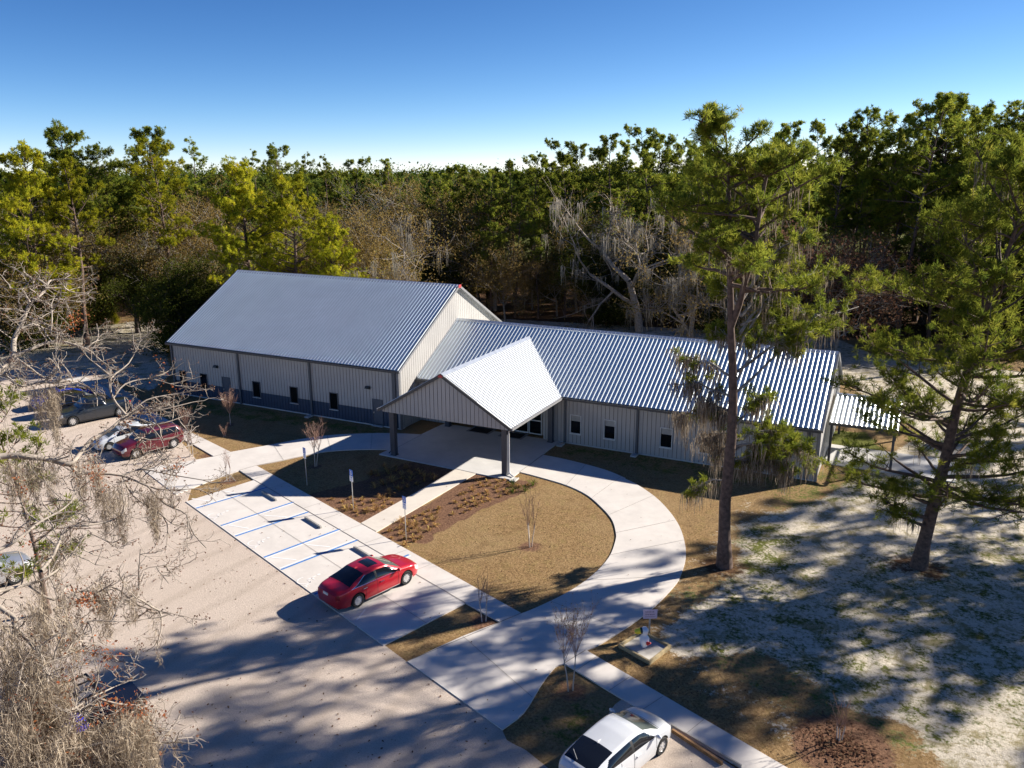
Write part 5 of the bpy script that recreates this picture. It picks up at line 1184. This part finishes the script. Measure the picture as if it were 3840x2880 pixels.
    def twiggy(p, d, L, r, lev, wt):
        n = 4; pts, dn = curve(rng, p, d, L, n, .20, (0, 0, .12)); wd.tube(pts, np.linspace(r, max(r*.5, .0045), n+1), 4 if r > .02 else 3)
        if lev == 0: tips.append((pts[-1], dn)); return
        for i in range(rng.integers(2, 5)):
            s_ = rng.uniform(.2, 1.); q = np.array([np.interp(s_*n, range(n+1), pts[:, c]) for c in range(3)]); twiggy(q, unit(dn*.5+rng.normal(0, 1, 3)*np.array((1, 1, .7))*.75+np.array((0, 0, .1))), L*rng.uniform(.4, .62), max(r*.55, .005), lev-1, wt)
        if rng.uniform() < wt: hang.append(pts[rng.integers(1, 4)])
    for pts, r in limbs:
        off = rng.uniform(-1.2, 1.2); W_ = [P3(x, y, dist(y)+off*.6+rng.normal(0, .12)) for x, y in pts]
        if pts[0][0] < -90: W_ = [hub+(W_[0]-hub)*t for t in (0, .5)]+W_
        W_ = np.array(smooth3(W_, 3)); r *= .78; rr = np.linspace(r, max(r*.22, .010), len(W_)); wd.tube(W_, rr, 6)
        L = np.linalg.norm(np.diff(W_, axis=0), axis=1).sum(); py0 = pts[len(pts)//2][1]; wt = .005 if py0 < 1650 else (.014 if py0 < 2200 else .06)
        for k in range(int(L*(1.8 if py0 < 1700 else 2.5))+2):
            i = rng.integers(max(0, len(W_)//5), len(W_)); p = W_[i]
            if rng.uniform() < wt: hang.append(p)
            t = unit(W_[min(i+1, len(W_)-1)]-W_[max(i-1, 0)]); twiggy(p, unit(t*.5+rng.normal(0, 1, 3)*np.array((1, 1, .8))), rng.uniform(.35, .95), rng.uniform(.012, .022), 2, wt*.7)
        twiggy(W_[-1], unit(W_[-1]-W_[-2]), .6, .012, 2, wt*.5)
    inv = Matrix.Translation(-Vector(base))
    o = link('branches', wd.mesh('branches'), M['pale_bark'], root); o.matrix_parent_inverse = inv
    T = np.array([t[0] for t in tips]); V, F = leaves(rng, T, 3, .02, .022); o = link('buds', tintmesh('buds', V, F, rng.uniform(0, 1, len(F))), M['red_leaves'], root); o.matrix_parent_inverse = inv
    # orange leaf tufts at the places the photograph shows them
    OC = []
    for px, py, d, n_ in [(375, 1790, 0, 26), (352, 1768, 0, 14), (300, 2255, 0, 26), (330, 2265, 0, 12), (285, 965+1290, 0, 0), (430, 2665, 0, 14), (480, 2675, 0, 24), (520, 2660, 0, 16), (540, 2675, 0, 14), (470, 2710, 0, 22), (85, 2715, 0, 30), (95, 2690, 0, 16), (410, 2470, 0, 14), (420, 2450, 0, 8), (70, 1848, 0, 12), (668, 1762, 0, 16), (280, 2435, 0, 12), (110, 2660, 0, 12), (310, 2870, 0, 16), (295, 2830, 0, 10), (610, 1375, 1, 6), (605, 1448, 1, 6), (285, 1182, 2, 14), (275, 1215, 2, 8), (290, 1230, 2, 8), (490, 1590, 0, 10), (30, 2030, 0, 8), (115, 2065, 0, 8), (230, 2590, 0, 8), (380, 2600, 0, 10), (350, 2500, 0, 6), (540, 2780, 0, 20), (240, 2790, 0, 14)]:
        c = P3(px, py, dist(py)); OC += [c+rng.normal(0, .16, 3) for _ in range(n_)]
    V, F = leaves(rng, np.array(OC), 4, .045, .032); o = link('leaf_tufts', tintmesh('leaf_tufts', V, F, rng.uniform(0, 1, len(F))), M['orange_leaves'], root); o.matrix_parent_inverse = inv
    # moss: on twigs plus the heavy curtains at the bottom left
    for x0, y0, x1, y1, n_ in [(0, 2560, 300, 2900, 95), (300, 2740, 540, 2900, 50), (0, 2330, 160, 2700, 30), (270, 1740, 420, 1830, 9), (100, 1730, 200, 1800, 7), (0, 1760, 130, 1860, 8), (370, 1830, 470, 1900, 10), (340, 2220, 520, 2300, 12), (110, 2160, 160, 2330, 9), (420, 2690, 560, 2790, 24), (130, 1490, 210, 1530, 14), (150, 2230, 300, 2400, 10), (20, 2010, 70, 2080, 8), (560, 1880, 600, 1900, 6), (450, 2740, 560, 2860, 46)]:
        for _ in range(n_): x, y = rng.uniform(x0, x1), rng.uniform(y0, y1); hang.append(P3(x, y-30, dist(y)+rng.uniform(-1.2, 1.6)))
    def keep(p):   # the photograph shows the two vehicles below through gaps in the crown
        q = p-CAM-np.array((0, 0, .3)); z = q@fw; x, y = 1920+FPX*(q@RV)/z, 1440-FPX*(q@UV_)/z
        return rng.uniform() < (.12 if (270 < x < 560 and 2260 < y < 2720) or (-20 < x < 150 and 1900 < y < 2230) else 1)
    hang_ = np.array([p for p in hang if keep(p)]); V, F, tn = moss_strands(rng, hang_, 5, .6, .008, .08, 5); o = link('hanging_moss', npmesh('hanging_moss', V, F, dict(tint=tn), False, True), M['moss_pale'], root); o.matrix_parent_inverse = inv
    # frizz: short fine fibres inside the moss
    C = np.repeat(hang_, 130, 0); tt = rng.uniform(0, 1, (len(C), 1)); C = C+rng.normal(0, 1, C.shape)*.11*(1-tt*.75)-np.array((0, 0, 1.15))*tt*np.repeat(rng.uniform(.5, 1.2, (len(hang_), 1)), 130, 0); a = unit(rng.normal(0, .55, C.shape)+np.array((0, 0, -.85))); b = unit(np.cross(a, rng.normal(0, 1, C.shape)))
    Lf = rng.uniform(.06, .17, (len(C), 1)); V = np.stack([C-a*Lf, C+b*.0055, C+a*Lf, C-b*.0055], 1).reshape(-1, 3); F = np.arange(len(C)*4).reshape(-1, 4)
    o = link('moss_fibres', tintmesh('moss_fibres', V, F, rng.uniform(0, 1, len(F))), M['moss_pale'], root); o.matrix_parent_inverse = inv
def smooth3(P, n):
    P = [np.array(p) for p in P]; P = [2*P[0]-P[1]]+P+[2*P[-1]-P[-2]]; out = []
    for i in range(1, len(P)-2):
        for k in range(n):
            t = k/n; a, b, c, d = P[i-1:i+3]; out.append(.5*((2*b)+(-a+c)*t+(2*a-5*b+4*c-d)*t*t+(-a+3*b-3*c+d)*t**3))
    out.append(P[-2]); return out
near_oak()
# young pine whose top shows through the oak at the left edge, and the sprig by the dark red crossover
pine_proto('young', 111, 9, .15, 2.3, (.26, .03, 22), 34, .1, dens=.8, leaf='needles_yellow')
p_ = P3(40, 1470, 40); plant('young', p_[0], p_[1], p_[2], 'young green pine showing through the oak at the left edge', 'tree', 'pine_tree', leaf='needles')
p_ = P3(150, 1640, 36); 0 and plant('young', p_[0], p_[1], p_[2], 'second young pine behind the oak twigs, right of the first', 'tree', 'pine_tree')

# ------------------------------------------------------------------ young street trees, shrubs and bed plants
def crepe(seed, x, y, H, stems, spread, label, dense=1., leafy=False, zfork=.45):
    rng = np.random.default_rng(seed); wd = Wood(); tw = Wood(); t = empty('young_tree', (x, y, -.02), 0, label, 'young tree', None); tips = []
    for i in range(stems):
        a = 2*np.pi*i/stems+rng.uniform(0, 1); b = np.array((math.cos(a)*.09, math.sin(a)*.09, 0)); d = np.array((math.cos(a)*.10*spread, math.sin(a)*.10*spread, 1))
        pts, dn = curve(rng, b, d, H*zfork, 5, .03, (0, 0, .1)); wd.tube(pts, np.linspace(.028, .02, 6), 6)
        for j in range(int(5*dense)):
            s_ = rng.uniform(.75, 1); q = np.array([np.interp(s_*5, range(6), pts[:, c]) for c in range(3)]); aa = rng.uniform(0, 6.28); dd = np.array((math.cos(aa)*.38*spread, math.sin(aa)*.38*spread, 1))
            bp, bn = curve(rng, q, dd, H*(1-zfork)*rng.uniform(.6, 1.), 5, .05, (0, 0, .35)); tw.tube(bp, np.linspace(.012, .005, 6), 4)
            for k in range(int(5*dense)):
                s2 = rng.uniform(.3, 1); q2 = np.array([np.interp(s2*5, range(6), bp[:, c]) for c in range(3)]); tp_, _ = curve(rng, q2, unit(bn+rng.normal(0, .35, 3)), H*.16*rng.uniform(.5, 1.2), 3, .08); tw.tube(tp_, (.006, .005, .004, .003), 3); tips.append(tp_[-1])
    o = link('trunk', wd.mesh('trunk'), M['crepe_bark'], t); V = np.concatenate(tw.v); F = np.concatenate(tw.f)
    o = link('twigs', npmesh('twigs', V, F, dict(tint=np.random.default_rng(1).uniform(0, 1, len(V))), False, True), M['crepe_twigs'], t)
    V, F = leaves(rng, np.array(tips), 2 if not leafy else 5, .03, .022); link('seed_heads', tintmesh('seed_heads', V, F, rng.uniform(0, 1, len(F))), M['red_leaves' if not leafy else 'brown_leaves'], t)
    return t
crepe(1, -4.01, -13.65, 2.15, 2, .7, 'small bare two-stemmed tree on the grass wedge by the left parking bay', 1.)
crepe(2, -.76, -9.06, 3.4, 3, 1.3, 'bare multi-stemmed tree with a reddish fan of twigs left of the canopy, beside the drive', 1.7)
crepe(3, -12.81, -4.81, 2.9, 1, 1.2, 'small single-stemmed tree with a dense reddish head in front of the hall', 4.2, zfork=.38)
crepe(4, 18.65, -21.07, 2.3, 2, .7, 'thin bare two-stemmed tree on the shaded wedge right of the red sedan', 1.1)
crepe(5, 23.96, -23.92, 3.75, 2, .95, 'tall bare two-stemmed tree on the grass beside the white hatchback', 2.0, True)
crepe(6, 17.31, -13.55, 3.2, 3, .6, 'bare slim tree with a ring of mulch on the round lawn', .9, zfork=.4)
crepe(7, 33.4, -22.4, 2.1, 3, 1., 'thin leafless tree in a brown mulch ring at the bottom right', .7, zfork=.3)
g_ = G(*r4(205, 735)); crepe(8, g_[0], g_[1], 1.9, 4, 1.2, 'twiggy bare shrub by the walk near the dark red crossover', 1.4, zfork=.15)
g_ = G(*r4(500, 800)); crepe(9, g_[0], g_[1], 1.0, 3, 1.4, 'low twiggy shrub in the hall shadow below the small reddish tree', 1., zfork=.1)
g_ = G(*r2(1490, 440)); crepe(10, g_[0], g_[1], 2.4, 3, .8, 'bare young tree on the grass strip by the dark red crossover', 1.1)
def bedplant_proto(seed, H, blades, wdt):
    rng = np.random.default_rng(seed); C = rng.normal(0, .04, (blades, 3)); C[:, 2] = 0
    d = unit(np.concatenate([rng.normal(0, .8, (blades, 2)), rng.uniform(.35, 1.3, (blades, 1))], 1)); L = H*rng.uniform(.6, 1.1, (blades, 1)); s_ = unit(np.cross(d, (0, 0, 1)))*wdt
    V = np.stack([C-s_*.4, C+s_*.4, C+d*L*.6+s_, C+d*L*.6-s_], 1); V2 = np.stack([C+d*L*.6-s_, C+d*L*.6+s_, C+d*L+np.array((0, 0, -.25))*L+s_*.2, C+d*L+np.array((0, 0, -.25))*L-s_*.2], 1)
    V = np.concatenate([V, V2]).reshape(-1, 3); F = np.arange(len(V)).reshape(-1, 4); me = tintmesh('bed_plant', V, F, np.tile(rng.uniform(0, 1, blades), 2)); me.materials.append(M['dry_plant']); return me
BP = [bedplant_proto(i, h_, n_, w_) for i, (h_, n_, w_) in enumerate(((.30, 26, .022), (.26, 20, .028), (.52, 34, .018), (.60, 40, .016)))]
R_ = random.Random(7)
def bed(poly, spacing, lab, grp, big=.0, jit=.16):
    P = np.array(poly); x0, y0 = P.min(0); x1, y1 = P.max(0); a = h; b = left; c0 = P.mean(0); n = int(14/spacing)
    for i in range(-n, n):
        for j in range(-n, n):
            p = c0+a*spacing*(i+.5*(j % 2))+b*spacing*j+np.array((R_.uniform(-jit, jit), R_.uniform(-jit, jit)))
            if not inpoly(np.array([p[0]]), np.array([p[1]]), poly)[0]: continue
            me = BP[R_.choice((2, 3))] if R_.random() < big else BP[R_.choice((0, 1))]
            o = bpy.data.objects.new('dry_bed_plant', me); COL.objects.link(o); o.location = (p[0], p[1], -.02); o.rotation_euler = (0, 0, R_.uniform(0, 6.28)); s_ = R_.uniform(.75, 1.25); o.scale = (s_, s_, s_); tag(o, lab, 'plant', grp)
bed(GG(r5, [(820, 1330), (1050, 1350), (1240, 1390), (1080, 1470), (860, 1560), (640, 1650), (560, 1560)])+[tuple(G(*r8(1990, 830))[:2]), tuple(G(*r8(1960, 700))[:2]), tuple(G(*r8(2212, 560))[:2])][:0], .62, 'small dry tan plant in the rows right of the entrance path', 'dry plants right of the entrance path', .05)
bed(GG(r8, [(1850, 760), (2150, 590), (2360, 560), (2300, 700), (2150, 860), (2000, 900)]), .6, 'small dry yellowish plant in the mulch beside the right parking sign', 'dry plants by the right parking sign', .25)
bed(GG(r8, [(1680, 660), (1480, 560), (1380, 480), (1900, 470), (1980, 500)]), .62, 'dry tan plant in the mulch beside the middle parking sign', 'dry plants by the middle parking sign', .35)
bed(GG(r5, [(100, 1230), (400, 1280), (560, 1290), (380, 1400), (150, 1480), (0, 1420), (-50, 1300)]), .7, 'dry reddish plant in the shaded bed in front of the canopy', 'dry plants in the shaded bed', .6)
for q in (r5(1085, 1385), r5(1245, 1385), r5(1085, 1440), r5(1180, 1430)):
    g_ = G(*q); o = bpy.data.objects.new('grass_tuft', BP[3]); COL.objects.link(o); o.location = (g_[0], g_[1], -.02); o.rotation_euler = (0, 0, R_.uniform(0, 6)); o.material_slots[0].link = 'OBJECT'; o.material_slots[0].material = M['needles_dark']; tag(o, 'small green grass tuft near the front canopy column', 'plant', 'green grass tufts by the canopy column')
# fallen leaves on paving, gravel and lawn
def litter():
    rng = np.random.default_rng(2); P = []
    def sc_(poly, n, z, s0, s1):
        p = np.array(poly); lo, hi = p.min(0), p.max(0); k = 0
        while k < n:
            q = rng.uniform(lo, hi)
            if inpoly(np.array([q[0]]), np.array([q[1]]), poly)[0]: P.append((q[0], q[1], z, rng.uniform(s0, s1))); k += 1
    vis = GG(D, [(300, 1000), (830, 1393), (1085, 1577), (1150, 1659), (330, 1659), (100, 1300)])
    sc_(pad, 34, CZ+.02, .03, .06); sc_(walk, 10, CZ+.02, .03, .05); sc_(loop, 30, CZ+.02, .03, .05); sc_(path, 3, CZ+.02, .03, .05); sc_(vis, 420, .012, .02, .07)
    lawnp = [tuple(q) for q in GG(D, [(980, 1180), (1060, 1080), (1300, 1100), (1320, 1180), (1240, 1260), (1120, 1320), (900, 1190)])]
    sc_(lawnp, 900, -.015, .02, .05)
    sc_(GG(D, [(1480, 1080), (1560, 1000), (1700, 1050), (1640, 1250), (1500, 1300), (1350, 1400), (1300, 1400), (1480, 1220)]), 700, -.015, .02, .05)
    sc_(GG(D, [(1260, 1430), (1500, 1420), (1760, 1500), (1700, 1640), (1560, 1590)]), 500, -.015, .02, .05)
    for _ in range(900):
        q = rng.normal(0, .62, 2); P.append((33.5+q[0], -22.6+q[1], rng.uniform(-.02, .10)*max(0, 1-np.hypot(*q)), rng.uniform(.03, .07)))
    P = np.array(P); n = len(P); a = rng.uniform(0, 6.28, n); u = np.stack([np.cos(a), np.sin(a), rng.uniform(-.3, .5, n)], -1)*P[:, 3:4]; v = np.stack([-np.sin(a), np.cos(a), rng.uniform(-.2, .4, n)], -1)*P[:, 3:4]*.6
    c = P[:, :3]+np.array((0, 0, .012)); V = np.stack([c-u, c+v, c+u, c-v], 1).reshape(-1, 3); me = tintmesh('fallen_leaves', V, np.arange(n*4).reshape(-1, 4), rng.uniform(0, 1, n)); tag(link('fallen_leaves', me, M['red_leaves']), 'scattered fallen brown leaves on paving and lawn', 'leaves', None, 'stuff')
litter()
